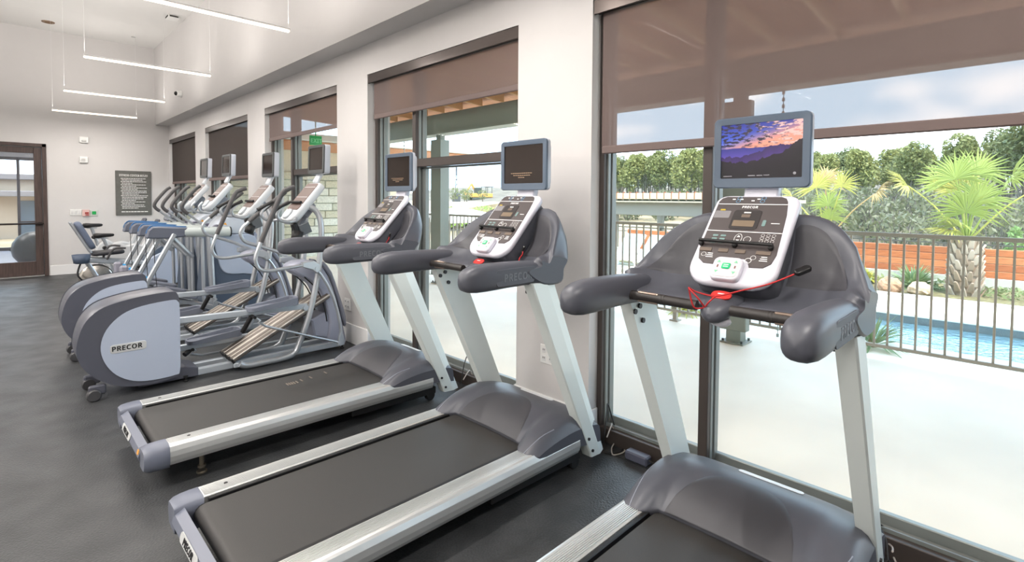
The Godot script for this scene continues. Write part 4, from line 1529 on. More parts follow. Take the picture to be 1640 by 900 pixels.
func make_trainer() -> Node3D:
	QX = 1.7
	var o := thing("motion_trainer", "", "elliptical trainer", V(QX, 0, 0), "motion trainers with blue-edged beams")
	var tb := mat("tube_silver", Color.WHITE)
	var lt := mat("panel_pale", Color.WHITE)
	var dk := mat("trainer_slate", Color(0.30, 0.345, 0.41), 0.4)
	var bk := mat("black_plastic", Color.BLACK)
	nb()
	slab(cr2(poly([[1.74, 0.06], [1.80, 0.90], [1.95, 1.0], [2.20, 0.98], [2.30, 0.88], [2.33, 0.5], [2.31, 0.04], [2.1, 0.03]]), 3), -0.20, 0.20, Transform3D(), 0.02)
	var body := fin("drive_housing", dk, o)
	for s in [1.0, -1.0]:
		nb()
		slab(cr2(poly([[1.835, 0.95], [1.86, 0.70], [1.90, 0.56], [1.98, 0.495], [2.15, 0.48], [2.325, 0.475], [2.32, 0.75], [2.29, 0.95], [2.05, 0.98]]), 3), s * 0.18, s * 0.215, Transform3D(), 0.01, true)
		fin("side_panel", lt, body)
	nb()
	slab(cr2(poly([[1.84, 1.02], [1.88, 1.12], [1.98, 1.21], [2.15, 1.22], [2.28, 1.15], [2.31, 1.0], [2.2, 0.97], [1.9, 0.97]]), 3), -0.19, 0.19, Transform3D(), 0.03, true)
	var hd := fin("upper_housing", mat("housing_pale", Color(0.76, 0.79, 0.83), 0.36), o)
	nb()
	slab(poly([[1.93, 1.11], [1.975, 1.095], [1.96, 1.13]]), 0.19, 0.194)
	fin("yellow_mark", mat("mark_orange", Color(0.85, 0.6, 0.2), 0.5), hd)
	nb()
	slab(cr2(poly([[2.28, 1.0], [2.38, 0.92], [2.42, 0.70], [2.40, 0.05], [2.30, 0.04], [2.31, 0.6]]), 2), -0.14, 0.14, Transform3D(), 0.02)
	fin("front_cover", mat("shroud_grey", Color.WHITE), o)
	for s in [1.0, -1.0]:
		var w: float = s * 0.24
		nb()
		tube([Q(1.50, 1.035, w), Q(1.99, 1.02, w)], 0.06, 16)
		var beam := fin("cross_beam", mat("beam_white", Color(0.78, 0.81, 0.80), 0.35, 0.2), o)
		nb()
		cyl(Q(1.985, 1.02, w), Q(2.0, 1.02, w), 0.061, 16)
		fin("beam_collar", bk, beam)
		nb()
		var cv := poly([[1.13, 0.99], [1.15, 1.07], [1.19, 1.107], [1.25, 1.108], [1.53, 1.088], [1.51, 0.982], [1.35, 0.965], [1.14, 0.975]])
		slab(cv, -w - 0.055, -w + 0.055, Transform3D(), 0.015)
		var cover := fin("beam_cover", mat("cover_slate", Color(0.38, 0.40, 0.45), 0.42), beam)
		nb()
		tube(qpath([[1.14, 1.03], [1.155, 1.075], [1.19, 1.112], [1.26, 1.113], [1.53, 1.092]], w, 3), 0.009, 6)
		bar(Q(1.2, 1.110, w), Q(1.52, 1.092, w), 0.05, 0.012, 0.004)
		fin("blue_edge", mat("edge_blue", Color(0.13, 0.36, 0.56), 0.4), beam)
		nb()
		bar(Q(1.40, 1.02, w * 1.2), Q(1.10, 0.42, w * 1.2), 0.05, 0.05, 0.012)
		fin("swing_leg", tb, o)
		nb()
		bar(Q(1.40, 0.97, w * 0.8), Q(1.62, 0.72, w * 0.5), 0.045, 0.045, 0.012)
		fin("inner_strut", tb, o)
		nb()
		tube(qpath([[1.21, 0.97], [1.215, 0.7], [1.23, 0.42]], w, 2), 0.004, 5)
		fin("drive_belt", mat("belt_black", Color(0.12, 0.12, 0.12), 0.6), o)
		nb()
		cyl(Q(1.765, 0.98, w), Q(1.80, 0.13, w), 0.036, 14)
		cyl(Q(1.69, 0.95, w), Q(1.70, 0.18, w), 0.02, 12)
		fin("stride_post", tb, o)
		nb()
		slab(poly([[1.66, 0.14], [1.72, 0.21], [1.84, 0.16], [1.85, 0.10], [1.76, 0.085]]), -w - 0.03, -w + 0.03, Transform3D(), 0.006)
		fin("post_foot", tb, o)
		nb()
		bar(Q(1.80, 0.12, w * 1.05), Q(1.16, 0.34, w * 1.05), 0.05, 0.05, 0.012)
		fin("pedal_beam", tb, o)
		nb()
		slab(rr(0.34, 0.17, 0.05), 0.0, 0.045, Transform3D(Basis(Vector3(0.96, -0.28, 0), Vector3(0, 0, -1), Vector3(0.28, 0.96, 0)), Q(1.45, 0.285, w * 1.1)), 0.01)
		fin("pedal", mat("pedal_grey", Color.WHITE), o)
		nb()
		box(Q(1.07, 0.50, w), Vector3(0.085, 0.16, 0.09), 0.02)
		fin("end_pod", mat("pod_grey", Color(0.56, 0.56, 0.61), 0.4), o)
		nb()
		cyl(Q(1.115, 0.52, w), Q(1.15, 0.51, w), 0.035, 12, 0.006)
		fin("blue_cap", mat("cap_cyan", Color(0.1, 0.6, 0.85), 0.35), o)
		nb()
		tube(qpath([[1.675, 1.575], [1.62, 1.53], [1.52, 1.40], [1.485, 1.325], [1.505, 1.28], [1.545, 1.245]], w * 1.05), 0.021, 10)
		fin("arm_grip", mat("arm_rubber", Color.WHITE), o)
		nb()
		tube(qpath([[1.54, 1.25], [1.65, 1.15], [1.77, 1.05], [1.80, 1.02]], w * 1.05), 0.0145, 10)
		cyl(Q(1.74, 1.075, w * 1.05), Q(1.82, 1.01, w * 1.02), 0.026, 12)
		fin("moving_arm", tb, o)
		nb()
		cyl(Q(1.86, 1.05, w * 0.75), Q(1.86, 1.05, w * 1.0), 0.06, 16, 0.01)
		fin("arm_hub", mat("hub_slate", Color(0.36, 0.36, 0.42), 0.4), o)
		nb()
		bar(Q(1.2, 0.03, s * 0.28), Q(2.35, 0.03, s * 0.2), 0.06, 0.06, 0.01)
		fin("base_rail", mat("base_rail_pale", Color.WHITE), o)
	nb()
	bar(Q(1.15, 0.03, 0.34), Q(1.15, 0.03, -0.34), 0.07, 0.055, 0.01)
	bar(Q(1.10, 0.05, 0.3), Q(1.07, 0.46, 0.25), 0.05, 0.05, 0.01)
	bar(Q(1.10, 0.05, -0.3), Q(1.07, 0.46, -0.25), 0.05, 0.05, 0.01)
	fin("rear_stand", tb, o)
	for s in [1.0, -1.0]:
		nb()
		tube(qpath([[1.90, 1.28, -s * 0.08], [1.80, 1.25], [1.70, 1.27], [1.68, 1.33], [1.72, 1.38]], s * 0.17), 0.014, 8)
		fin("fixed_handle", tb, o)
	nb()
	bar(Q(2.05, 1.2, 0), Q(1.93, 1.42, 0), 0.12, 0.08, 0.02)
	fin("console_mast", mat("bracket_grey", Color.WHITE), o)
	machine_console(o, Q(1.755, 1.30, 0), Vector3(0.27, 0.32, 0).normalized(), 0.43, 0.28)
	machine_screen(o, Q(2.03, 1.845, 0))
	return o

func saddle(o: Node3D, c: Vector3) -> void:
	nb()
	var r := []
	for q in [[-0.13, 0.02, 0.01], [-0.12, 0.075, 0.03], [-0.08, 0.1, 0.036], [-0.02, 0.08, 0.03], [0.04, 0.045, 0.026], [0.10, 0.03, 0.024], [0.14, 0.022, 0.018], [0.15, 0.01, 0.008]]:
		var w := PackedVector3Array()
		for j in 14:
			var a := TAU * j / 14
			w.append(c + Vector3(q[0], sin(a) * q[2] * (1.0 if sin(a) > 0 else 1.5), cos(a) * q[1]))
		r.append(w)
	loft(r)
	fin("saddle", mat("saddle_black", Color(0.11, 0.105, 0.11), 0.45), o)

func make_bike(label: String, x: float, n: float, h: float) -> void:
	QX = 1.45
	var o := thing("exercise_bike", label, "exercise bike", V(x, 0, n), "upright exercise bikes with black saddles")
	var wh := mat("bike_white", Color(0.80, 0.81, 0.82), 0.4)
	var dk := mat("bike_slate", Color(0.36, 0.37, 0.41), 0.4)
	saddle(o, Vector3(-0.33, h, 0))
	nb()
	bar(Vector3(-0.34, h - 0.03, 0), Vector3(-0.22, 0.45, 0), 0.05, 0.05, 0.01)
	bar(Vector3(-0.40, h - 0.055, 0), Vector3(-0.26, h - 0.055, 0), 0.04, 0.02, 0.004)
	fin("seat_post", mat("tube_silver", Color.WHITE), o)
	nb()
	cyl(Vector3(-0.31, h - 0.22, -0.05), Vector3(-0.31, h - 0.22, 0.05), 0.03, 12, 0.006)
	fin("height_knob", mat("black_plastic", Color.BLACK), o)
	nb()
	slab(cr2(PackedVector2Array([Vector2(-0.30, 0.48), Vector2(-0.15, 0.66), Vector2(-0.02, 0.6), Vector2(0.12, 0.62), Vector2(0.34, 0.5), Vector2(0.42, 0.3), Vector2(0.34, 0.13), Vector2(0.0, 0.12), Vector2(-0.2, 0.25)]), 4), -0.1, 0.1, Transform3D(), 0.02, true)
	fin("housing", wh, o)
	nb()
	bar(Vector3(0.2, 0.5, 0), Vector3(0.37, 0.88, 0), 0.07, 0.07, 0.02)
	fin("handle_mast", wh, o)
	nb()
	tube(cr(PackedVector3Array([Vector3(0.18, 0.88, -0.2), Vector3(0.26, 0.85, -0.2), Vector3(0.36, 0.84, -0.1), Vector3(0.36, 0.84, 0.1), Vector3(0.26, 0.85, 0.2), Vector3(0.18, 0.88, 0.2)]), 5), 0.016, 8)
	fin("handlebar", mat("arm_rubber", Color.WHITE), o)
	nb()
	box(Vector3(0.41, 0.95, 0), Vector3(0.05, 0.2, 0.2), 0.02, Basis(Vector3(0, 0, 1), -0.5))
	fin("console", dk, o)
	nb()
	cyl(Vector3(0.0, 0.33, -0.14), Vector3(0.0, 0.33, 0.14), 0.02, 10)
	bar(Vector3(0, 0.33, 0.13), Vector3(0.12, 0.21, 0.13), 0.02, 0.03, 0.004)
	bar(Vector3(0, 0.33, -0.13), Vector3(-0.12, 0.45, -0.13), 0.02, 0.03, 0.004)
	box(Vector3(0.12, 0.20, 0.19), Vector3(0.1, 0.025, 0.09), 0.006)
	box(Vector3(-0.12, 0.455, -0.19), Vector3(0.1, 0.025, 0.09), 0.006)
	fin("crank_and_pedals", mat("black_plastic", Color.BLACK), o)
	nb()
	bar(Vector3(-0.3, 0.05, 0), Vector3(0.4, 0.05, 0), 0.08, 0.07, 0.01)
	bar(Vector3(-0.36, 0.035, -0.25), Vector3(-0.36, 0.035, 0.25), 0.08, 0.07, 0.01)
	bar(Vector3(0.42, 0.035, -0.25), Vector3(0.42, 0.035, 0.25), 0.08, 0.07, 0.01)
	bar(Vector3(-0.22, 0.06, 0), Vector3(-0.22, 0.48, 0), 0.06, 0.06, 0.01)
	fin("base", mat("base_rail_pale", Color.WHITE), o)

func make_recumbent() -> void:
	QX = 1.45
	var o := thing("recumbent_bike", "recumbent exercise bike with blue-grey reclining backrest near the end wall", "exercise bike", V(QX, 0, 9.9))
	var tb := mat("tube_silver", Color.WHITE)
	nb()
	slab(rr(0.36, 0.44, 0.08), -0.035, 0.035, Transform3D(Basis(Vector3(0, 0, 1), Vector3(-0.42, 0.91, 0), Vector3(-0.91, -0.42, 0)), Q(0.865, 0.86, 0)), 0.02, true)
	fin("backrest", mat("cushion_blue_grey", Color(0.36, 0.40, 0.48), 0.6), o)
	nb()
	bar(Q(0.70, 1.06, 0.1), Q(0.93, 0.60, 0.1), 0.03, 0.03, 0.006)
	bar(Q(0.70, 1.06, -0.1), Q(0.93, 0.60, -0.1), 0.03, 0.03, 0.006)
	fin("backrest_frame", tb, o)
	nb()
	slab(rr(0.34, 0.40, 0.08), 0.0, 0.06, Transform3D(Basis(Vector3(0, 0, 1), Vector3(1, 0.05, 0), Vector3(-0.05, 1, 0)), Q(1.13, 0.56, 0)), 0.02, true)
	fin("seat", mat("seat_dark", Color(0.17, 0.17, 0.19), 0.5), o)
	nb()
	lathe([Vector2(0.07, 0.0), Vector2(0.09, 0.01), Vector2(0.11, 0.13), Vector2(0.1, 0.13), Vector2(0.08, 0.02)], Transform3D(Basis(), Q(0.80, 0.47, -0.27)), 16)
	fin("side_basket", mat("basket_slate", Color(0.27, 0.32, 0.40), 0.5), o)
	nb()
	slab(poly([[0.82, 0.47], [1.62, 0.36], [1.62, 0.43], [0.86, 0.54]]), -0.13, 0.13, Transform3D(), 0.015)
	fin("seat_rail_cover", mat("base_rail_pale", Color.WHITE), o)
	nb()
	bar(Q(0.88, 0.46, 0.12), Q(1.08, 0.06, 0.12), 0.05, 0.05, 0.012)
	bar(Q(0.88, 0.46, -0.15), Q(1.08, 0.06, -0.15), 0.05, 0.05, 0.012)
	bar(Q(1.08, 0.035, 0.28), Q(1.08, 0.035, -0.28), 0.07, 0.06, 0.01)
	bar(Q(1.08, 0.06, 0), Q(1.9, 0.06, 0), 0.09, 0.07, 0.01)
	fin("frame", tb, o)
	nb()
	tube(cr(PackedVector3Array([Q(0.80, 0.48, -0.2), Q(0.76, 0.30, -0.23), Q(0.88, 0.16, -0.23), Q(1.02, 0.1, -0.2)]), 5), 0.012, 8)
	fin("side_hoop", mat("black_plastic", Color.BLACK), o)
	nb()
	lathe([Vector2(0.18, -0.03), Vector2(0.21, -0.02), Vector2(0.21, 0.02), Vector2(0.18, 0.03), Vector2(0.05, 0.045)], Transform3D(Basis(Vector3(1, 0, 0), PI / 2), Q(0.99, 0.215, -0.02)), 22)
	fin("flywheel", mat("flywheel_steel", Color(0.8, 0.78, 0.75), 0.2, 0.9), o)
	nb()
	slab(cr2(poly([[1.56, 0.06], [1.54, 0.34], [1.62, 0.46], [1.86, 0.58], [2.0, 0.60], [2.05, 0.4], [2.02, 0.05], [1.8, 0.03]]), 3), -0.13, 0.13, Transform3D(), 0.02, true)
	fin("front_housing", mat("panel_pale", Color.WHITE), o)
	nb()
	slab(cr2(poly([[1.56, 0.40], [1.6, 0.50], [1.9, 0.70], [2.04, 0.74], [2.07, 0.62], [1.9, 0.55], [1.7, 0.45]]), 3), -0.11, 0.11, Transform3D(), 0.02)
	fin("housing_top", mat("trainer_slate", Color.WHITE), o)
	nb()
	bar(Q(1.95, 0.66, 0), Q(2.0, 1.1, 0), 0.08, 0.08, 0.02)
	box(Q(1.94, 1.16, 0), Vector3(0.06, 0.24, 0.26), 0.02, Basis(Vector3(0, 0, 1), -0.4))
	fin("console_mast", mat("bracket_grey", Color.WHITE), o)
	nb()
	cyl(Q(1.52, 0.30, 0.17), Q(1.52, 0.30, -0.17), 0.02, 10)
	box(Q(1.52, 0.36, -0.2), Vector3(0.12, 0.03, 0.1), 0.008)
	box(Q(1.52, 0.24, 0.2), Vector3(0.12, 0.03, 0.1), 0.008)
	fin("pedals", mat("black_plastic", Color.BLACK), o)
	for s in [1.0, -1.0]:
		nb()
		tube(cr(PackedVector3Array([Q(1.1, 0.5, s * 0.2), Q(1.18, 0.66, s * 0.25), Q(1.32, 0.66, s * 0.25)]), 4), 0.016, 8)
		fin("seat_handle", mat("arm_rubber", Color.WHITE), o)

func machines() -> void:
	var e := make_elliptical()
	e.position = V(1.35, 0, 4.78)
	e.set_meta("label", "nearer elliptical trainer with grey rear drum, next to the farthest treadmill")
	dup(e, "farther elliptical trainer with grey rear drum, behind the nearer elliptical", V(1.35, 0, 6.02))
	var t := make_trainer()
	t.position = V(1.7, 0, 7.2)
	t.set_meta("label", "motion trainer with blue-edged slate beams, just behind the two drum ellipticals")
	dup(t, "second motion trainer with blue-edged slate beams, farther towards the end wall", V(1.7, 0, 8.22))
	make_recumbent()
	make_bike("upright bike with black saddle, its saddle the lower and nearer of two", 1.53, 11.0, 0.79)
	make_bike("upright bike with black saddle, its saddle the higher, closest to the end wall", 1.46, 11.75, 0.93)
	var pl := thing("power_leads", "tangle of black leads on the floor under the nearer elliptical's front end", "cable", V(2.15, 0, 5.2))
	nb()
	rng.seed = 9
	for k in 3:
		var p := PackedVector3Array()
		for i in 7:
			p.append(Vector3(rng.randf_range(-0.08, 0.08), 0.008 + rng.randf() * 0.12 * float(i % 2), rng.randf_range(-0.08, 0.08)))
		tube(cr(p, 4), 0.006, 6)
	fin("lead", mat("lead_black", Color.BLACK), pl)

func next_room() -> void:
	# the room beyond the glazed door, with its own window bay
	var wl := mat("wall_paint", Color.WHITE)
	nb()
	bb(-5.0, 2.6, -0.2, 0.0, EN + 0.2, 19.0)
	struct("floor", grained(mat("lobby_floor", Color(0.62, 0.6, 0.64), 0.3), 0.02, 0.5, 0.85, 13))
	nb()
	bb(-5.0, 2.6, 2.9, 3.1, EN + 0.2, 19.0)
	struct("ceiling", mat("ceiling_paint", Color.WHITE))
	nb()
	bb(-5.2, -5.0, -0.2, 3.1, EN + 0.2, 19.0)
	struct("wall_lobby_left", wl)
	nb()
	bb(2.5, 2.7, -0.2, 3.1, EN + 0.2, 19.0)
	struct("wall_lobby_right", wl)
	nb()
	bb(-5.0, 2.5, 2.45, 3.1, 18.8, 19.0)
	struct("wall_lobby_end", wl)
	var o := group_struct("window_6")
	var dk := mat("bronze_frame", Color.WHITE)
	nb()
	for x in [-4.9, -3.6, -2.3, -1.0, 0.32, 1.6, 2.45]:
		bb(x - 0.03, x + 0.03, 0.0, 2.45, 18.8, 18.9, 0.004)
	for y in [0.04, 2.41]:
		bb(-5.0, 2.5, y - 0.04, y + 0.04, 18.8, 18.9)
	bb(0.32, 1.6, 0.72, 0.77, 18.8, 18.9)
	fin("frame", dk, o)
	nb()
	put([V(-5, 0, 18.86), V(2.5, 0, 18.86), V(2.5, 2.45, 18.86), V(-5, 0, 18.86), V(2.5, 2.45, 18.86), V(-5, 2.45, 18.86)], false)
	fin("pane", mat("pane_glass", Color.WHITE), o)
	var b := thing("exercise_ball", "dark green exercise ball seen through the glass of the far door", "ball", V(0.46, 0, 14.3))
	nb()
	ball(Vector3(0, 0.36, 0), Vector3(0.36, 0.36, 0.36), 24)
	fin("ball", mat("ball_green", Color(0.21, 0.235, 0.2), 0.4), b)
	nb()
	lathe([Vector2(0.025, 0.0), Vector2(0.03, 0.004), Vector2(0.022, 0.01), Vector2(0.002, 0.012)], Transform3D(Basis(Vector3(0, 0, 1), PI / 2), Vector3(-0.358, 0.36, 0)), 12)
	fin("valve", mat("black_plastic", Color.BLACK), b)
	var bx := thing("storage_bench", "tan storage bench beside the ball behind the far door", "bench", V(0.72, 0, 13.35))
	nb()
	box(Vector3(0, 0.26, 0), Vector3(0.5, 0.52, 0.5), 0.02)
	fin("body", mat("bench_tan", Color(0.62, 0.55, 0.42), 0.5), bx)
	nb()
	box(Vector3(0, 0.545, 0), Vector3(0.54, 0.05, 0.54), 0.015)
	fin("lid", mat("bench_lid", Color(0.5, 0.45, 0.36), 0.5), bx)
	for p in [V(-1.2, 2.9, 15.0), V(0.3, 2.9, 15.6)]:
		var l := thing("ceiling_light", "flat lit ceiling panel in the room behind the far door" + (", right" if p.x > 0 else ", left"), "light", p)
		nb()
		box(Vector3(0, -0.02, 0), Vector3(0.9, 0.04, 0.3), 0.006)
		fin("light_panel", mat("lamp_glow", Color.WHITE), l)
		var a := AreaLight3D.new()
		a.name = "panel_light"
		a.area_size = Vector2(0.88, 0.28)
		a.light_energy = 3.0
		a.shadow_enabled = true
		a.area_range = 20.0
		l.add_child(a)
		a.position = Vector3(0, -0.05, 0)
		a.rotation_degrees = Vector3(-90, 0, 0)

# ---------- outdoors ----------
func leaf_mat(key: String, c: Color) -> StandardMaterial3D:
	var m := mat(key, c, 0.6)
	m.backlight_enabled = true
	m.backlight = Color(0.4, 0.4, 0.28)
	m.cull_mode = BaseMaterial3D.CULL_DISABLED
	return m

func terrain_y(x: float, n: float) -> float:
	var k := smoothstep(13.0, 34.0, x)
	return -0.95 + k * 1.6 + smoothstep(30.0, 60.0, x) * 2.6 + 0.12 * sin(n * 0.31 + x * 0.2) * smoothstep(12.5, 16.0, x) - 0.05 * maxf(0.0, 4.0 - n) * (1.0 - smoothstep(20.0, 40.0, x)) * 0.6

func quad(p: Array) -> void:
	S.add_vertex(p[0]); S.add_vertex(p[1]); S.add_vertex(p[2])
	S.add_vertex(p[0]); S.add_vertex(p[2]); S.add_vertex(p[3])

func rv(k := 1.0) -> Vector3:
	return Vector3(rng.randf_range(-1, 1), rng.randf_range(-1, 1), rng.randf_range(-1, 1)) * k

func leaves(c: Vector3, r: Vector3, count: int, s: float) -> void:
	S.set_smooth_group(-1)
	for i in count:
		var d := rv()
		while d.length() > 1.0 or d.length() < 0.05:
			d = rv()
		d = d.normalized() * pow(d.length(), 0.45)
		var p := c + d * r
		var a := rv().normalized() * s * rng.randf_range(0.6, 1.3)
		var b := a.cross(rv().normalized()).normalized() * a.length() * 0.42
		quad([p - a, p - b, p + a, p + b])

func make_tree(sd: int, h: float, wide: float, fm: Material, label: String) -> Node3D:
	rng.seed = sd
	var o := thing("juniper_tree", label, "tree", Vector3.ZERO, "trees on the slope beyond the pool")
	var blobs := []
	nb()
	for k in 5:
		var a := TAU * k / 5.0 + rng.randf() * 0.8
		var top := Vector3(cos(a) * wide * rng.randf_range(0.25, 0.6), h * rng.randf_range(0.5, 0.85), sin(a) * wide * rng.randf_range(0.25, 0.6))
		var base := Vector3(cos(a) * 0.15, -0.3, sin(a) * 0.15)
		tube(cr(PackedVector3Array([base, base.lerp(top, 0.4) + rv(0.2), top]), 4), 0.085, 6, 0.03)
		for j in 4:
			var q := base.lerp(top, rng.randf_range(0.3, 0.9))
			tube(PackedVector3Array([q, q + Vector3(rng.randf_range(-1, 1) * 0.8, rng.randf_range(0.1, 0.8), rng.randf_range(-1, 1) * 0.8)]), 0.022, 4, 0.008)
		blobs.append(top)
	fin("trunk", mat("bark_grey", Color(0.42, 0.385, 0.35), 0.9), o)
	nb()
	for b in blobs:
		leaves(b + Vector3(0, h * 0.06, 0), Vector3(wide * 0.55, h * 0.2, wide * 0.55), 420, 0.13)
		leaves(b + rv(0.5), Vector3(wide * 0.35, h * 0.16, wide * 0.35), 200, 0.12)
	leaves(Vector3(rng.randf_range(-0.3, 0.3), h * 0.84, 0), Vector3(wide * 0.42, h * 0.17, wide * 0.42), 520, 0.13)
	for k in 5:
		leaves(Vector3(rng.randf_range(-0.7, 0.7) * wide, h * rng.randf_range(0.6, 0.93), rng.randf_range(-0.7, 0.7) * wide), Vector3(0.3, 0.42, 0.3), 90, 0.11)
	fin("foliage", fm, o)
	return o

func blade(a: Vector3, dir: Vector3, up: Vector3, L: float, w: float, droop: float) -> void:
	var s := dir.cross(up).normalized() * w
	var m := a + dir * L * 0.45 + up * L * 0.03
	var t := a + dir * L - Vector3(0, droop * L, 0)
	S.set_smooth_group(-1)
	S.add_vertex(a); S.add_vertex(m + s); S.add_vertex(m - up * w * 0.4)
	S.add_vertex(a); S.add_vertex(m - up * w * 0.4); S.add_vertex(m - s)
	S.add_vertex(t); S.add_vertex(m - up * w * 0.4); S.add_vertex(m + s)
	S.add_vertex(t); S.add_vertex(m - s); S.add_vertex(m - up * w * 0.4)

func make_palm(label: String, at: Vector3, h: float, sd: int, count: int, trunk_r: float, fronds: Array) -> void:
	var o := thing("fan_palm", label, "palm tree", at)
	rng.seed = sd
	var bark := mat("palm_bark", Color(0.62, 0.55, 0.48), 0.9)
	nb()
	tube([Vector3(0, -0.05, 0), Vector3(0, h * 0.5, 0), Vector3(0, h, 0)], trunk_r * 0.8, 12)
	fin("trunk", bark, o)
	# cut leaf bases in a spiral round the trunk
	nb()
	slab(PackedVector2Array([Vector2(-0.045, 0), Vector2(0.045, 0), Vector2(0.028, 0.13), Vector2(0.015, 0.17), Vector2(-0.015, 0.17), Vector2(-0.028, 0.13)]), 0.0, 0.028, Transform3D(), 0.006)
	S.generate_normals()
	var bm := S.commit()
	var pale := mat("palm_boot", Color(0.72, 0.67, 0.61), 0.85)
	var rows := int(h / 0.085)
	for r in rows:
		for k in 8:
			var a := TAU * (k + 0.5 * (r % 2)) / 8.0 + rng.randf_range(-0.08, 0.08)
			var c := MeshInstance3D.new()
			c.mesh = bm
			c.name = "leaf_base"
			c.material_override = pale if rng.randf() < 0.6 else bark
			o.add_child(c, true)
			var out := Vector3(cos(a), 0, sin(a))
			var rad := trunk_r * lerpf(1.05, 0.8, float(r) / rows)
			c.transform = Transform3D(Basis(Vector3(-sin(a), 0, cos(a)), (Vector3.UP * 0.92 + out * 0.42 + rv(0.06)).normalized(), out).orthonormalized(), out * rad * 0.8 + Vector3(0, r * 0.085, 0))
	var mats := [leaf_mat("palm_green", Color(0.52, 0.58, 0.25)), leaf_mat("palm_yellow", Color(0.66, 0.65, 0.30)), leaf_mat("palm_dry", Color(0.66, 0.55, 0.36))]
	for i in fronds.size():
		var q: Array = fronds[i]   # direction (towards +x, up, towards +n), stalk length, fan radius, colour
		var d := V(q[0], q[1], q[2]).normalized()
		var L: float = q[3]
		var R: float = q[4]
		var tip := Vector3(0, h, 0) + d * L + Vector3(0, -0.1 * L * (1.0 - d.y), 0)
		var stalk := cr(PackedVector3Array([Vector3(d.x * 0.04, h - 0.05, d.z * 0.04), Vector3(0, h, 0) + d * L * 0.55 + Vector3(0, 0.03, 0), tip]), 4)
		nb()
		tube(stalk, 0.017, 5, 0.009)
		var f := fin("frond", mats[q[5]], o)
		nb()
		var dd := (stalk[stalk.size() - 1] - stalk[stalk.size() - 3]).normalized()
		var side := dd.cross(Vector3.UP if absf(dd.y) < 0.95 else Vector3.RIGHT).normalized()
		var up := side.cross(dd)
		for k in 31:
			var a := (k / 30.0 - 0.5) * 3.7
			var dir := (dd * cos(a) + side * sin(a) + up * (0.18 * cos(a * 2.0)) + rv(0.05)).normalized()
			blade(tip, dir, up, R * (1.0 - 0.22 * absf(a) / 1.95) * rng.randf_range(0.85, 1.1), R * 0.032, (0.10 + 0.16 * rng.randf()) * (1.6 if q[5] == 2 else 1.0))
		fin("fan_blades", mats[q[5]], f)

func spiky(called: String, label: String, cat: String, at: Vector3, r: float, count: int, m: Material, sd: int, arch := 0.1, w := 0.02) -> void:
	var o := thing(called, label, cat, at)
	rng.seed = sd
	nb()
	for k in count:
		var a := rng.randf() * TAU
		var e := asin(rng.randf_range(0.05, 0.98))
		var d := Vector3(cos(a) * cos(e), sin(e), sin(a) * cos(e))
		blade(Vector3(d.x * 0.03, 0.02, d.z * 0.03), d, d.cross(Vector3(-sin(a), 0, cos(a))).normalized() * -1.0, r * rng.randf_range(0.75, 1.1), w, arch)
	fin("leaves", m, o)
	nb()
	lathe([Vector2(0.03, -0.04), Vector2(0.05, 0.0), Vector2(0.03, 0.08), Vector2(0.004, 0.1)], Transform3D(), 8)
	fin("stem", mat("stem_tan", Color(0.5, 0.44, 0.3), 0.9), o)

func rock(label: String, at: Vector3, s: Vector3, sd: int, c: Color) -> void:
	var f := FastNoiseLite.new()
	f.seed = sd
	f.frequency = 1.3
	nb()
	var rings := []
	for i in 11:
		var e := -PI / 2 + PI * i / 10.0
		var w := PackedVector3Array()
		for j in 18:
			var a := TAU * j / 18
			var d := Vector3(cos(a) * maxf(cos(e), 0.02), sin(e), sin(a) * maxf(cos(e), 0.02))
			w.append(d * s * (1.0 + 0.32 * f.get_noise_3d(d.x, d.y, d.z)) + Vector3(0, s.y * 0.8, 0))
		rings.append(w)
	loft(rings, true, false)
	var o := fin("boulder", grained(mat("rock_%d" % sd, c, 0.9), 0.03, 2.0, 0.7, sd))
	o.position = at
	tag(o, label, "rock")

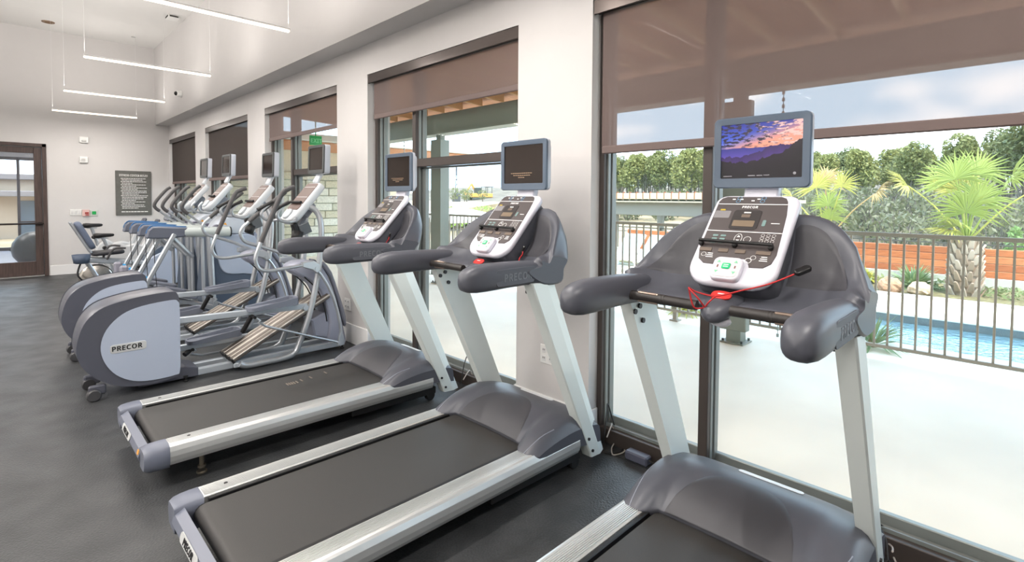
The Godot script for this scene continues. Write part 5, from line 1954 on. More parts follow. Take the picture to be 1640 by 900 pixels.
func outside() -> void:
	var conc := mat("patio_concrete", Color(1, 1, 1), 0.55)
	conc.albedo_texture = noise_tex(0.006, Color(0.90, 0.855, 0.78), Color(0.96, 0.92, 0.845), 512, false, 5, 41)
	tri(conc, 0.25, true)
	nb()
	bb(2.72, 6.3, -0.25, -0.03, -9, 12.6)
	struct("patio_deck", conc)
	nb()
	bb(6.3, 6.62, -0.25, -0.05, -9, 12.6)
	bb(8.5, 10.05, -0.25, -0.04, -9, 9.0)
	bb(6.62, 7.6, -0.25, -0.05, 4.0, 9.0)
	bb(7.6, 8.5, -0.25, -0.05, 1.5, 9.0)
	struct("pool_deck", conc)
	var water := group_struct("pool")
	nb()
	bb(6.5, 8.6, -1.5, -1.3, -9, 4.1)
	bb(6.55, 6.62, -1.4, -0.24, -9, 4.0)
	bb(8.5, 8.56, -1.4, -0.24, -9, 1.5)
	bb(6.62, 7.6, -1.4, -0.24, 4.0, 4.06)
	bb(7.6, 8.5, -1.4, -0.24, 1.5, 1.56)
	bb(7.6, 7.66, -1.4, -0.24, 1.5, 4.0)
	fin("basin", mat("pool_plaster", Color(0.72, 0.87, 0.93), 0.6), water)
	nb()
	bb(8.49, 8.505, -0.24, -0.06, -9, 1.5)
	bb(6.615, 6.63, -0.24, -0.06, -9, 4.0)
	fin("waterline_tile", grained(mat("tile_grey", Color(0.52, 0.55, 0.56), 0.4), 0.1, 3.0, 0.75), water)
	var wm := mat("pool_water", Color(0.55, 0.78, 0.88, 0.22), 0.05)
	wm.transparency = BaseMaterial3D.TRANSPARENCY_ALPHA
	wm.normal_enabled = true
	wm.normal_texture = noise_tex(0.018, Color.BLACK, Color.WHITE, 512, true, 3, 44, 10.0)
	tri(wm, 0.8, true)
	nb()
	put([V(6.62, -0.16, -9), V(8.5, -0.16, -9), V(8.5, -0.16, 1.5), V(6.62, -0.16, -9), V(8.5, -0.16, 1.5), V(6.62, -0.16, 1.5), V(6.62, -0.16, 1.5), V(7.6, -0.16, 1.5), V(7.6, -0.16, 4.0), V(6.62, -0.16, 1.5), V(7.6, -0.16, 4.0), V(6.62, -0.16, 4.0)], false)
	fin("water_surface", wm, water)
	nb()
	bb(8.42, 8.75, -0.06, -0.025, -9, 1.5, 0.008)
	bb(6.35, 6.66, -0.06, -0.035, -9, 4.1, 0.008)
	fin("coping", mat("coping_pale", Color(0.80, 0.79, 0.74), 0.6), water)
	var bed := mat("bed_soil", Color(1, 1, 1), 0.95)
	bed.albedo_texture = noise_tex(0.05, Color(0.30, 0.25, 0.17), Color(0.55, 0.54, 0.36), 256, false, 5, 46)
	tri(bed, 0.7, true)
	nb()
	bb(10.05, 12.25, -0.3, -0.03, -9, 12)
	struct("planting_bed", bed)
	nb()
	bb(9.98, 10.07, -0.3, 0.0, -9, 12, 0.01)
	bb(12.02, 12.10, -0.3, 0.13, -9, 9)
	struct("trim_2", mat("edge_concrete", Color(0.75, 0.75, 0.72), 0.7))
	# land beyond
	var g := []
	for i in 34:
		var row := PackedVector3Array()
		for j in 45:
			var x := 12.2 + pow(i / 33.0, 1.6) * 90.0
			var n := -26.0 + j * 2.2
			row.append(V(x, terrain_y(x, n), n))
		g.append(row)
	var t := PackedVector3Array()
	var t2 := PackedVector3Array()
	for i in 33:
		for j in 44:
			var q: Array = [g[i][j], g[i + 1][j], g[i + 1][j + 1], g[i][j], g[i + 1][j + 1], g[i][j + 1]]
			if g[i][j].x > 21.0 + 9.0 * smoothstep(8.0, 12.0, -g[i][j].z):
				t2.append_array(q)
			else:
				t.append_array(q)
	nb()
	put(t2, true, 1 if (t[1] - t[0]).cross(t[2] - t[0]).y > 0 else -1)
	var litter := mat("leaf_litter", Color(1, 1, 1), 0.95)
	litter.albedo_texture = noise_tex(0.02, Color(0.30, 0.27, 0.23), Color(0.50, 0.46, 0.40), 256, false, 6, 49)
	tri(litter, 0.1, true)
	struct("woodland_floor", litter)
	nb()
	put(t, true, 1 if (t[1] - t[0]).cross(t[2] - t[0]).y > 0 else -1)
	var land := mat("dry_ground", Color(1, 1, 1), 0.95)
	land.albedo_texture = noise_tex(0.01, Color(0.50, 0.44, 0.34), Color(0.70, 0.64, 0.53), 512, false, 6, 48)
	tri(land, 0.06, true)
	struct("hillside", land)
	nb()
	bb(2.72, 12.3, -1.5, -1.1, 12.6, 70)
	bb(-60, 2.7, -0.3, -0.1, 19.0, 70)
	struct("lower_ground", land)
	patio_roof()
	fences()
	wing()
	garden()
	far_side()

func patio_roof() -> void:
	var o := group_struct("ceiling_patio")
	var wood := mat("roof_wood", Color(1, 1, 1), 0.6)
	wood.albedo_texture = noise_tex(0.02, Color(0.66, 0.40, 0.25), Color(0.84, 0.58, 0.39), 256, false, 5, 51)
	tri(wood, 1.0)
	wood.uv1_scale = Vector3(0.6, 6, 6)
	var lite := mat("joist_wood", Color(0.85, 0.66, 0.46), 0.55)
	var gy := mat("steel_grey", Color(0.50, 0.505, 0.47), 0.5, 0.05)
	nb()
	slab(PackedVector2Array([Vector2(2.7, 3.12), Vector2(5.9, 2.96), Vector2(5.9, 3.06), Vector2(2.7, 3.22)]), -10.4, 9.0)
	fin("roof_boards", wood, o)
	nb()
	slab(PackedVector2Array([Vector2(2.72, 3.0), Vector2(5.3, 2.87), Vector2(5.3, 2.99), Vector2(2.72, 3.12)]), -0.02, 0.02, Transform3D(), 0.004)
	S.generate_normals()
	var jm := S.commit()
	for k in 32:
		var c := MeshInstance3D.new()
		c.mesh = jm
		c.material_override = lite
		c.name = "joist"
		o.add_child(c, true)
		c.position = V(0, 0, -5.0 + k * 0.48)
	nb()
	bb(5.3, 5.5, 2.55, 2.875, -9, 10.4, 0.008)
	bb(5.26, 5.54, 2.53, 2.555, -9, 10.4)
	fin("beam", gy, o)
	nb()
	bb(5.9, 6.0, 2.9, 3.12, -9, 10.4, 0.008)
	fin("fascia", mat("fascia_white", Color(0.85, 0.84, 0.81), 0.6), o)
	var lab := ["grey steel patio column standing behind the nearest treadmill", "grey steel patio column seen through the window between two treadmills", "grey steel patio column at the right end of the patio"]
	var at := [2.15, 7.25, -3.0]
	for i in 3:
		var c := thing("patio_column", lab[i], "column", V(5.42, -0.03, at[i]), "patio columns")
		nb()
		box(Vector3(-0.06, 1.31, 0), Vector3(0.1, 2.34, 0.28), 0.006)
		box(Vector3(0.07, 1.31, -0.02), Vector3(0.1, 2.34, 0.22), 0.006)
		fin("shaft", gy, c)
		nb()
		box(Vector3(0, 0.09, 0.0), Vector3(0.14, 0.18, 0.15), 0.004)
		box(Vector3(0, 2.53, 0.0), Vector3(0.1, 0.09, 0.12), 0.004)
		fin("stub", gy, c)
		nb()
		box(Vector3(0, 0.008, 0), Vector3(0.24, 0.016, 0.24), 0.004)
		fin("base_plate", gy, c)
		for e in [[1, 1], [1, -1], [-1, 1], [-1, -1]]:
			nb()
			cyl(Vector3(e[0] * 0.095, 0.01, e[1] * 0.095), Vector3(e[0] * 0.095, 0.04, e[1] * 0.095), 0.012, 6)
			fin("anchor_bolt", mat("bolt_dark", Color.WHITE), c)
	# rain chains hanging from the eaves
	for q in [[1.85, "thin rain chain hanging by the nearest patio column"], [8.9, "thin rain chain seen left of the window mullion between two treadmills"]]:
		var c := thing("rain_chain", q[1], "rain chain", V(5.75, -0.03, q[0]), "rain chains")
		nb()
		for k in 40:
			tube([Vector3(0, 0.05 + k * 0.07, 0), Vector3(0, 0.085 + k * 0.07, 0)], 0.014, 6)
			tube([Vector3(0, 0.08 + k * 0.07, 0), Vector3(0, 0.125 + k * 0.07, 0)], 0.004, 4)
		fin("chain_links", mat("chain_metal", Color(0.6, 0.6, 0.58), 0.4, 0.7), c).set_meta("kind", "stuff")
	# exit sign under the patio roof
	var ex := thing("exit_sign", "green exit sign seen through the middle window, above an elliptical screen", "sign", V(4.05, 2.47, 9.15))
	nb()
	box(Vector3.ZERO, Vector3(0.22, 0.17, 0.04), 0.006)
	cyl(Vector3(0, 0.08, 0), Vector3(0, 0.59, 0), 0.01, 8)
	fin("sign_body", mat("sign_green", Color(0.10, 0.72, 0.36), 0.4), ex)
	words("EXIT", 0.1, 0.006, "lettering", mat("exit_pale", Color(0.5, 0.9, 0.65), 0.5), ex, Transform3D(Basis(), Vector3(0, -0.005, 0.022)))

func fences() -> void:
	var gy := mat("fence_bronze", Color(0.62, 0.575, 0.52), 0.55, 0.05)
	var o := thing("pool_fence", "bronze metal pool fence with thin vertical bars along the patio edge", "fence", V(5.8, -0.03, 4.0))
	var y1 := 1.17
	for y in [y1, 0.13]:
		nb()
		bar(V(0, y, -6.0), V(0, y, 5.5), 0.035, 0.038 if y > 1 else 0.03, 0.004)
		fin("rail", gy, o)
	nb()
	box(Vector3(0, 0.64, 0), Vector3(0.017, 1.02, 0.017))
	S.generate_normals()
	var bm := S.commit()
	for k in 112:
		var c := MeshInstance3D.new()
		c.mesh = bm
		c.material_override = gy
		c.name = "baluster"
		o.add_child(c, true)
		c.position = V(0, 0, -5.95 + k * 0.1025)
	for n in [-5.0, -0.95, 1.6, 4.2]:
		nb()
		box(V(0.04, 0.55, n), Vector3(0.05, 1.1, 0.05), 0.004)
		box(V(0.04, 0.008, n), Vector3(0.11, 0.016, 0.11), 0.003)
		fin("post", gy, o)
	# timber screen along the bed
	var w := thing("timber_screen", "low orange timber screen of horizontal boards behind the palms", "fence", V(12.2, -0.03, 0))
	for k in 4:
		for j in 7:
			nb()
			bar(V(0, 0.21 + k * 0.128, -9.0 + j * 2.4), V(0, 0.21 + k * 0.128, -6.61 + j * 2.4), 0.05, 0.123, 0.008)
			var m := mat("timber_%d" % ((k + j) % 3), [Color(0.82, 0.50, 0.31), Color(0.76, 0.45, 0.28), Color(0.86, 0.56, 0.37)][(k + j) % 3], 0.6)
			if m.albedo_texture == null:
				m.albedo_texture = noise_tex(0.03, Color(0.75, 0.7, 0.66), Color(1, 1, 1), 256, false, 4, 61)
				tri(m, 1.0)
				m.uv1_scale = Vector3(8, 8, 0.5)
			fin("board", m, w)
	for j in 8:
		nb()
		box(V(0.05, 0.33, -9.0 + j * 2.4), Vector3(0.06, 0.66, 0.08), 0.006)
		fin("post", mat("timber_1", Color.WHITE), w)
	# far railing on the dry ground
	var f := thing("far_railing", "thin dark railing on the dry ground beyond the timber screen", "fence", V(15.0, 0, 0))
	var fm := mat("railing_dark", Color(0.28, 0.27, 0.25), 0.5)
	nb()
	for j in 17:
		var n0 := -7.0 + j * 1.4
		var a := V(0, 0.52, n0)
		var b := V(0, 0.52, n0 + 1.4)
		bar(a, b, 0.025, 0.03)
		bar(a + Vector3(0, -0.14, 0), b + Vector3(0, -0.14, 0), 0.02, 0.02)
		bar(a + Vector3(0, 0, 0), a + Vector3(0, -1.5, 0), 0.04, 0.04)
	fin("rails_and_posts", fm, f)
	nb()
	for j in 96:
		var n1 := -7.0 + j * 0.25
		box(V(0, -0.1, n1), Vector3(0.014, 1.2, 0.014))
	fin("pickets", fm, f).set_meta("kind", "stuff")

func wing() -> void:
	var o := thing("building_wing", "cream building wing with coursed limestone wall and overhanging timber soffit roof", "building", V(5.5, -0.03, 12.7))
	var cream := grained(mat("stucco_cream", Color(0.88, 0.84, 0.74), 0.85), 0.05, 0.8, 0.94, 71)
	var b := Vector3(5.5, 0, -12.7)
	nb()
	box(V(5.55, 1.4, 12.9) - b, Vector3(5.6, 2.8, 0.3))
	box(V(8.3, 1.4, 14.5) - b, Vector3(0.3, 2.8, 3.4))
	fin("stucco_wall", cream, o)
	rng.seed = 72
	var sm := []
	for k in 4:
		sm.append(grained(mat("limestone_%d" % k, [Color(0.86, 0.84, 0.75), Color(0.80, 0.79, 0.70), Color(0.89, 0.88, 0.81), Color(0.82, 0.79, 0.68)][k], 0.9), 0.04, 1.5, 0.85, 73 + k))
	for r in 11:
		var x := 2.75 - (0.25 if r % 2 else 0.0)
		while x < 6.9:
			var L := rng.randf_range(0.45, 0.75)
			var x0 := maxf(x, 2.75)
			var x1 := minf(x + L, 6.9)
			if x1 - x0 > 0.08:
				nb()
				box(V((x0 + x1) / 2, 0.095 + r * 0.19, 12.66 + rng.randf_range(0.0, 0.015)) - b, Vector3(x1 - x0 - 0.014, 0.174, 0.2), 0.012)
				fin("limestone_block", sm[rng.randi() % 4], o)
			x += L
	nb()
	box(V(4.82, 1.03, 12.7) - b, Vector3(4.14, 2.06, 0.12))
	fin("mortar_bed", mat("mortar", Color(0.76, 0.74, 0.68), 0.95), o)
	nb()
	box(V(5.9, 2.72, 12.75) - b, Vector3(6.35, 0.14, 4.5), 0.01)
	var rf := fin("roof_slab", mat("fascia_white", Color.WHITE), o)
	for k in 12:
		nb()
		box(V(5.9, 2.63, 10.75 + k * 0.17) - b, Vector3(6.2, 0.03, 0.16), 0.004)
		fin("soffit_board", mat("roof_wood", Color.WHITE), rf)
	nb()
	box(V(7.6, 1.5, 12.74) - b, Vector3(0.03, 2.2, 0.03))
	fin("downpipe", mat("fascia_white", Color.WHITE), o)

func garden() -> void:
	# directions are (+x away, up, +n to the left)
	make_palm("stocky fan palm with diamond-scaled trunk, the larger palm right of the treadmill screen", V(10.85, -0.04, 0.74), 0.92, 81, 14, 0.2, [[0.0, 0.95, 0.85, 1.15, 0.52, 1], [-0.1, 1.0, 0.16, 0.95, 0.58, 0], [0.1, 1.2, -0.1, 1.0, 0.55, 0], [-0.1, 1.0, -0.52, 1.05, 0.58, 0], [0.2, 0.9, -0.85, 1.15, 0.55, 1], [-0.35, 1.0, 0.02, 0.42, 0.62, 0], [-0.35, 0.5, 0.25, 0.25, 0.5, 0], [0.3, 1.0, 0.42, 0.95, 0.52, 0], [-0.2, 0.35, 0.5, 0.22, 0.48, 1], [0.3, 1.0, 0.15, 0.8, 0.55, 1], [-0.1, 1.0, -0.22, 0.6, 0.55, 0]])
	make_palm("thinner fan palm with drooping pale fronds, directly right of the lit treadmill screen", V(10.9, -0.04, 2.72), 0.8, 82, 8, 0.16, [[0.0, 1.3, 0.25, 0.95, 0.5, 1], [-0.1, 1.3, -0.1, 0.6, 0.45, 0], [0.1, 0.9, -0.78, 1.12, 0.5, 2], [0.1, 1.2, 0.05, 1.05, 0.48, 2], [-0.2, 1.2, -0.35, 1.0, 0.45, 1], [0.0, 0.9, 0.7, 0.9, 0.45, 1], [-0.3, 0.8, -0.2, 0.4, 0.4, 0]])
	spiky("yucca", "round spiky grey-green yucca beside the boulders", "plant", V(11.05, -0.03, 1.42), 0.5, 150, leaf_mat("yucca_green", Color(0.55, 0.64, 0.45)), 83)
	spiky("ornamental_grass", "yellow-green grass clump at the left end of the boulders", "plant", V(11.2, -0.03, 2.14), 0.38, 170, leaf_mat("grass_yellow", Color(0.72, 0.70, 0.25)), 84, 0.3, 0.012)
	spiky("agave", "spiky green plant at the pool edge just behind the fence bars", "plant", V(6.28, -0.03, 1.12), 0.42, 70, leaf_mat("agave_green", Color(0.42, 0.52, 0.34)), 85, 0.15, 0.016)
	spiky("ornamental_grass", "yellow grass clump seen under the treadmill handlebar by the fence", "plant", V(6.3, -0.03, 3.15), 0.35, 120, leaf_mat("grass_yellow", Color.WHITE), 86, 0.3, 0.012)
	rock("tan boulder, left of the pair beside the yucca", V(10.3, -0.04, 1.62), Vector3(0.18, 0.14, 0.17), 87, Color(0.78, 0.62, 0.5))
	rock("pale tan boulder, right of the pair beside the yucca", V(10.3, -0.04, 1.24), Vector3(0.17, 0.12, 0.16), 88, Color(0.84, 0.74, 0.62))
	for k in 12:
		rng.seed = 200 + k
		nb()
		leaves(Vector3(0, 0.06, 0), Vector3(0.28, 0.11, 0.34), 150, 0.045)
		var gc := fin("ground_cover", leaf_mat("cover_green", Color(0.46, 0.52, 0.34)))
		gc.position = V(10.45 + rng.randf() * 1.2, -0.03, -1.6 + k * 0.62)
		tag(gc, "low grey-green ground cover plant in the bed in front of the timber screen", "plant", "ground cover in the planting bed")
	# sun loungers behind the fence
	for i in 2:
		var o := thing("sun_lounger", ["white sun lounger behind the fence, left of the two", "white sun lounger behind the fence, right of the two"][i], "sun lounger", V(9.6, -0.04, 6.4 - i * 0.62), "white sun loungers by the pool")
		nb()
		for s in [-0.24, 0.24]:
			bar(Vector3(-0.75, 0.25, s), Vector3(0.3, 0.25, s), 0.03, 0.04, 0.005)
			bar(Vector3(0.3, 0.25, s), Vector3(0.75, 0.68, s), 0.03, 0.04, 0.005)
		fin("frame", mat("lounger_white", Color(0.88, 0.9, 0.9), 0.5), o)
		nb()
		bar(Vector3(-0.75, 0.275, 0), Vector3(0.3, 0.275, 0), 0.48, 0.02, 0.004)
		fin("seat_sling", mat("sling_pale", Color(0.80, 0.86, 0.87), 0.7), o)
		nb()
		bar(Vector3(0.3, 0.275, 0), Vector3(0.74, 0.695, 0), 0.48, 0.02, 0.004)
		fin("back_sling", mat("sling_pale", Color.WHITE), o)
		for e in [[-0.65, 0.22], [-0.65, -0.22], [0.35, 0.22], [0.35, -0.22]]:
			nb()
			bar(Vector3(e[0], 0.0, e[1]), Vector3(e[0], 0.24, e[1]), 0.035, 0.035, 0.004)
			fin("leg", mat("lounger_white", Color.WHITE), o)
	# trees on the slope
	var fm := [leaf_mat("juniper_green", Color(0.42, 0.44, 0.24)), leaf_mat("juniper_light", Color(0.49, 0.50, 0.28)), leaf_mat("juniper_dark", Color(0.345, 0.37, 0.21))]
	var protos := []
	for k in 4:
		protos.append(make_tree(300 + k, 4.3, 1.14, fm[k % 3], ""))
	rng.seed = 310
	var i := 0
	for row in 4:
		for k in 18:
			var x := 32.5 + row * 3.6 + rng.randf_range(-0.5, 0.5)
			var n := -4.0 + k * 2.05 + rng.randf_range(-0.3, 0.3) + (row % 2) * 1.0
			var ratio := n / x
			var top := 1.45 + x * (0.088 + 0.022 * smoothstep(0.15, -0.05, ratio) + 0.018 * smoothstep(0.35, 0.5, ratio) - 0.012 * row + rng.randf_range(-0.018, 0.008))
			if row == 3:
				top = 1.45 + x * (0.083 + 0.022 * smoothstep(0.15, -0.05, ratio) + rng.randf_range(-0.006, 0.006))
			if ratio > 0.73 or (ratio > 0.33 and ratio < 0.41):
				continue
			var zone := "above the shade pavilion" if ratio > 0.40 else ("behind the thinner palm" if ratio > 0.2 else ("between the two palms" if ratio > 0.11 else "behind and right of the larger palm"))
			var lab: String = ["juniper tree, front row on the slope, ", "juniper tree, second row on the slope, ", "juniper tree, third row on the slope, ", "juniper tree, back row on the slope, "][row] + zone
			var o: Node3D = protos[i] if i < 4 else dup(protos[rng.randi() % 4], lab, Vector3.ZERO)
			o.set_meta("label", lab)
			o.set_meta("group", "trees on the slope " + zone)
			var y := terrain_y(x, n)
			var s := (top - y) / 4.5
			o.position = V(x, y, n)
			o.basis = Basis(Vector3.UP, rng.randf() * TAU).scaled(Vector3(s, s, s) * Vector3(1.3, 1.0, 1.3) if row > 1 else Vector3(s, s, s))
			i += 1
	var brush: Node3D = null
	var bl := "grey-brown brush shrub at the foot of the trees, "
	for k in 44:
		var row := k / 11
		var x := 22.5 + row * 2.6 + rng.randf_range(-0.2, 0.2)
		var n := -1.5 + (k % 11) * 2.4 + (row % 2) * 1.2
		var ratio := n / x
		if (ratio > 0.33 and ratio < 0.43) or ratio > 0.73 or (ratio > 0.4 and row < 2):
			continue
		var y := terrain_y(x, n)
		var zone := "behind the shade pavilion" if ratio > 0.40 else ("behind the thinner palm" if ratio > 0.2 else ("between the two palms" if ratio > 0.11 else "behind and right of the larger palm"))
		if brush == null:
			brush = thing("brush_shrub", bl + zone, "shrub", V(x, y, n), "brush on the slope " + zone)
			nb()
			for j in 40:
				var a := rng.randf() * TAU
				tube(PackedVector3Array([Vector3(0, -0.1, 0), Vector3(cos(a) * 0.5, 0.5, sin(a) * 0.5), Vector3(cos(a) * 0.9, rng.randf_range(0.6, 1.5), sin(a) * 0.9)]), 0.022, 4, 0.006)
			fin("twigs", mat("twig_grey", Color(0.40, 0.37, 0.35), 0.9), brush)
			nb()
			leaves(Vector3(0, 0.65, 0), Vector3(1.15, 0.7, 1.15), 620, 0.11)
			fin("foliage", leaf_mat("brush_grey", Color(0.37, 0.375, 0.285)), brush)
			rng.seed = 311
		else:
			var o := dup(brush, bl + zone, V(x, y, n), "brush on the slope " + zone)
			o.basis = Basis(Vector3.UP, rng.randf() * TAU).scaled(Vector3(1.0, rng.randf_range(0.9, 1.5), 1.0))
	var cone := thing("conical_shrub", "small bright green cone-shaped shrub right of the larger palm", "shrub", V(17.0, terrain_y(17.0, 0.3), 0.3))
	nb()
	tube([Vector3(0, -0.1, 0), Vector3(0, 0.9, 0)], 0.05, 6, 0.02)
	fin("stem", mat("bark_grey", Color.WHITE), cone)
	nb()
	for k in 6:
		leaves(Vector3(0, 0.5 + k * 0.22, 0), Vector3(0.42 - k * 0.06, 0.22, 0.42 - k * 0.06), 120, 0.06)
	fin("foliage", leaf_mat("cone_green", Color(0.45, 0.58, 0.33)), cone)

func far_side() -> void:
	# shade pavilion with a tan tiled edge
	var o := thing("shade_pavilion", "grey shade pavilion with a tan panelled roof edge below the trees", "pavilion", V(14.5, -0.9, 7.5))
	var gy := mat("steel_grey", Color.WHITE)
	nb()
	box(V(0, 2.05, 0), Vector3(0.16, 0.4, 4.9), 0.01)
	box(V(3.0, 2.05, 0), Vector3(0.16, 0.4, 4.9), 0.01)
	fin("beam", mat("pavilion_grey", Color(0.53, 0.52, 0.49), 0.6), o)
	for e in [[0.0, 2.3], [0.0, -2.3], [3.0, 2.3], [3.0, -2.3]]:
		nb()
		box(V(e[0], 0.93, e[1]), Vector3(0.2, 1.86, 0.2), 0.01)
		fin("column", mat("pavilion_grey", Color.WHITE), o)
	nb()
	box(V(1.5, 2.31, 0), Vector3(3.6, 0.1, 5.0))
	fin("roof_deck", mat("pavilion_roof", Color(0.7, 0.66, 0.58), 0.7), o)
	for k in 21:
		nb()
		box(V(-0.27, 2.42, -2.4 + k * 0.24), Vector3(0.06, 0.25, 0.215), 0.006)
		fin("edge_panel", mat("panel_tan", Color(0.88, 0.76, 0.60), 0.7), o)
		nb()
		box(V(-0.25, 2.44, -2.28 + k * 0.24), Vector3(0.10, 0.29, 0.022))
		fin("divider", mat("divider_brown", Color(0.50, 0.30, 0.21), 0.7), o)
	# parasols on the lower terrace
	var pl := ["white square parasol seen through the window, left of the middle treadmill's console", "white square parasol seen left of the window mullion by the farthest treadmill's screen"]
	for i in 2:
		var p := thing("parasol", pl[i], "parasol", [V(12.5, -1.1, 15.6), V(12.5, -1.1, 19.6)][i], "white parasols on the lower terrace")
		nb()
		var r := []
		for q in [[0.02, 2.22], [0.5, 2.09], [1.0, 1.93], [1.5, 1.78], [1.5, 1.68], [1.44, 1.69], [1.44, 1.76], [0.02, 2.15]]:
			r.append(PackedVector3Array([Vector3(q[0], q[1], q[0]), Vector3(-q[0], q[1], q[0]), Vector3(-q[0], q[1], -q[0]), Vector3(q[0], q[1], -q[0])]))
		loft(r, false, false)
		fin("canopy", mat("parasol_white", Color(0.9, 0.89, 0.86), 0.8), p)
		nb()
		cyl(Vector3.ZERO, Vector3(0, 2.2, 0), 0.03, 10)
		fin("pole", mat("steel_grey", Color.WHITE), p)
		nb()
		box(Vector3(0, 0.04, 0), Vector3(0.6, 0.08, 0.6), 0.01)
		fin("base", mat("steel_grey", Color.WHITE), p)
	# terrace fence between the parasols and the road
	var tf := thing("terrace_fence", "dark metal fence on the lower terrace by the white parasols", "fence", V(10.5, -1.1, 13.4))
	nb()
	for k in 26:
		box(Vector3(0.1 * k - 1.3, 0.75, 0), Vector3(0.016, 1.5, 0.016))
	fin("pickets", mat("railing_dark", Color.WHITE), tf).set_meta("kind", "stuff")
	nb()
	for y in [0.12, 1.5]:
		box(Vector3(0, y, 0), Vector3(2.8, 0.035, 0.03))
	fin("rails", mat("railing_dark", Color.WHITE), tf)
	# distant bank, road and works
	nb()
	slab(PackedVector2Array([Vector2(17, -3), Vector2(17, 0.2), Vector2(26, 1.15), Vector2(60, 1.0), Vector2(60, -3)]), -75.0, -27.0)
	struct("far_bank", mat("dry_ground", Color.WHITE))
	nb()
	bar(V(18.0, 0.35, 26.7), V(27.5, -0.5, 26.0), 2.0, 0.1)
	struct("far_road", mat("road_grey", Color(0.58, 0.61, 0.62), 0.8))
	for q in [[20.2, 25.5, 0], [23.2, 26.2, 1], [25.5, 28.0, 2]]:
		rng.seed = 400 + q[2]
		var b := thing("roadside_bush", ["bright green bush below the distant road, left of three", "bright green bush below the distant road, middle of three", "bright green bush below the distant road, right of three"][q[2]], "bush", V(q[0], -0.6, q[1]), "roadside bushes")
		nb()
		leaves(Vector3(0, 0.9, 0), Vector3(1.0, 0.65, 1.0), 320, 0.13)
		fin("foliage", leaf_mat("bush_bright", Color(0.52, 0.64, 0.28)), b)
		nb()
		tube([Vector3(0, 0, 0), Vector3(0, 0.9, 0)], 0.06, 6)
		fin("stem", mat("bark_grey", Color.WHITE), b)
	var tw := thing("lattice_mast", "thin dark mast standing on the horizon left of the excavator", "mast", V(28.0, 1.05, 35.2))
	nb()
	for s in [-0.12, 0.12]:
		bar(Vector3(s, 0, 0), Vector3(s * 0.3, 3.1, 0), 0.05, 0.05)
	for k in 6:
		bar(Vector3(-0.12, k * 0.45, 0), Vector3(0.12, k * 0.45 + 0.4, 0), 0.03, 0.03)
	fin("tower", mat("mast_dark", Color(0.3, 0.3, 0.32), 0.6), tw)
	nb()
	box(Vector3(0, 0.4, 0), Vector3(0.6, 0.9, 0.5), 0.05)
	fin("base_cabin", mat("mast_dark", Color.WHITE), tw)
	var ylw := mat("machine_yellow", Color(0.80, 0.60, 0.28), 0.5)
	var mk := mat("machine_dark", Color(0.2, 0.22, 0.2), 0.6)
	for i in 2:
		var e := thing("excavator", ["yellow excavator with raised boom on the distant works", "yellow roller machine with a flat canopy on the distant works"][i], "construction vehicle", [V(40.0, 1.05, 46.6), V(42.0, 1.05, 46.9)][i])
		nb()
		box(Vector3(0, 0.25, 0.4), Vector3(1.7, 0.5, 0.35), 0.12)
		box(Vector3(0, 0.25, -0.4), Vector3(1.7, 0.5, 0.35), 0.12)
		fin("tracks", mk, e)
		nb()
		box(Vector3(-0.1, 0.75, 0), Vector3(1.4, 0.5, 1.0), 0.06)
		fin("body", ylw, e)
		nb()
		if i == 0:
			box(Vector3(0.1, 1.25, 0.2), Vector3(0.7, 0.8, 0.6), 0.05)
			fin("cab", mk, e)
			nb()
			bar(Vector3(0.4, 0.9, -0.2), Vector3(-0.5, 2.1, -0.2), 0.2, 0.22, 0.02)
			bar(Vector3(-0.5, 2.1, -0.2), Vector3(-1.3, 1.1, -0.2), 0.16, 0.18, 0.02)
			box(Vector3(-1.35, 0.95, -0.2), Vector3(0.35, 0.4, 0.4), 0.06)
			fin("boom", ylw, e)
		else:
			for c in [[-0.5, 0.4], [0.5, 0.4], [-0.5, -0.4], [0.5, -0.4]]:
				bar(Vector3(c[0], 0.9, c[1]), Vector3(c[0], 1.75, c[1]), 0.05, 0.05)
			box(Vector3(0, 1.8, 0), Vector3(1.5, 0.08, 1.1), 0.02)
			fin("canopy", mk, e)
	var lab := "dark green tree on the horizon by the distant works"
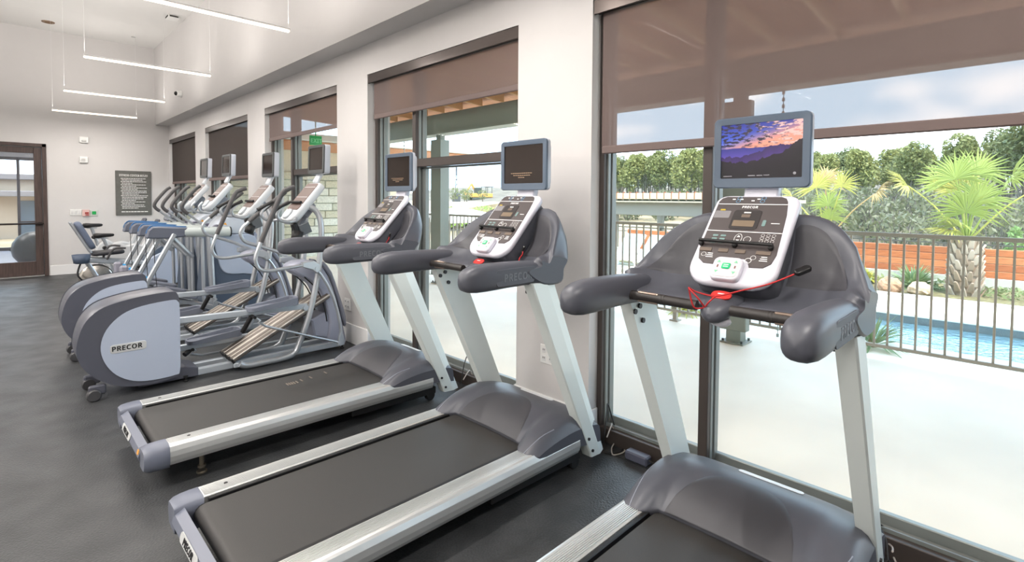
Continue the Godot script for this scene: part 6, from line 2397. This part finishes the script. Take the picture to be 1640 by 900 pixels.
	for i in 4:
		rng.seed = 420 + i
		var b := thing("horizon_tree", lab, "tree", V([26.0, 27.6, 30.4, 33.5][i], 1.0, [33.0, 33.3, 37.0, 38.0][i]), "trees on the far horizon")
		nb()
		leaves(Vector3(0, 0.8, 0), Vector3(0.5, 0.5, 0.5), 200, 0.09)
		fin("foliage", leaf_mat("juniper_dark", Color.WHITE), b)
		nb()
		tube([Vector3(0, 0, 0), Vector3(0, 0.8, 0)], 0.05, 5)
		fin("trunk", mat("bark_grey", Color.WHITE), b)
	# block across the court, seen through the far door
	var bd := thing("courtyard_block", "tan low block with a flat grey roof seen through the far door", "building", V(-2.0, 0, 27))
	nb()
	box(V(0, 0.95, 0), Vector3(16, 2.3, 3.0))
	fin("wall", mat("block_tan", Color(0.72, 0.63, 0.54), 0.8), bd)
	nb()
	box(V(0, 1.5, -1.7), Vector3(16.4, 0.2, 1.2), 0.02)
	box(V(0, 2.1, 0), Vector3(16.6, 0.2, 3.6), 0.02)
	fin("roof", mat("block_roof", Color(0.45, 0.42, 0.42), 0.7), bd)
	for k in 8:
		nb()
		box(V(-6.6 + k * 1.9, 0.65, -1.5), Vector3(1.0, 1.2, 0.06), 0.01)
		fin("window", mat("block_glass", Color(0.35, 0.38, 0.42), 0.15), bd)

func _ready() -> void:
	view_and_light()
	room()
	shades()
	var near := ["nearest of the pendants in view, cut off by the top of the frame", "second linear pendant from the near end, above the elliptical row", "third linear pendant, over the far machines", "farthest linear pendant, next to the end wall"]
	for k in 4:
		pendant(0.62, 1.78, [4.52, 6.85, 9.25, 11.5][k], 1.7, "glowing " + near[k])
	for k in 2:
		pendant(0.62, 1.78, [2.2, -0.2][k], 2.4, ["glowing linear pendant over the treadmills, above the top of the picture", "glowing linear pendant behind the viewer, nearest the back wall"][k])
	var nth := ["first", "second", "third", "fourth", "last"]
	for k in 5:
		pendant(-2.7, -1.54, [-0.2, 2.2, 4.52, 6.85, 9.25][k], 5.0, "glowing linear pendant, %s of the left-hand row counted from the back wall" % nth[k])
	wall_bits()
	treadmills()
	machines()
	next_room()
	outside()
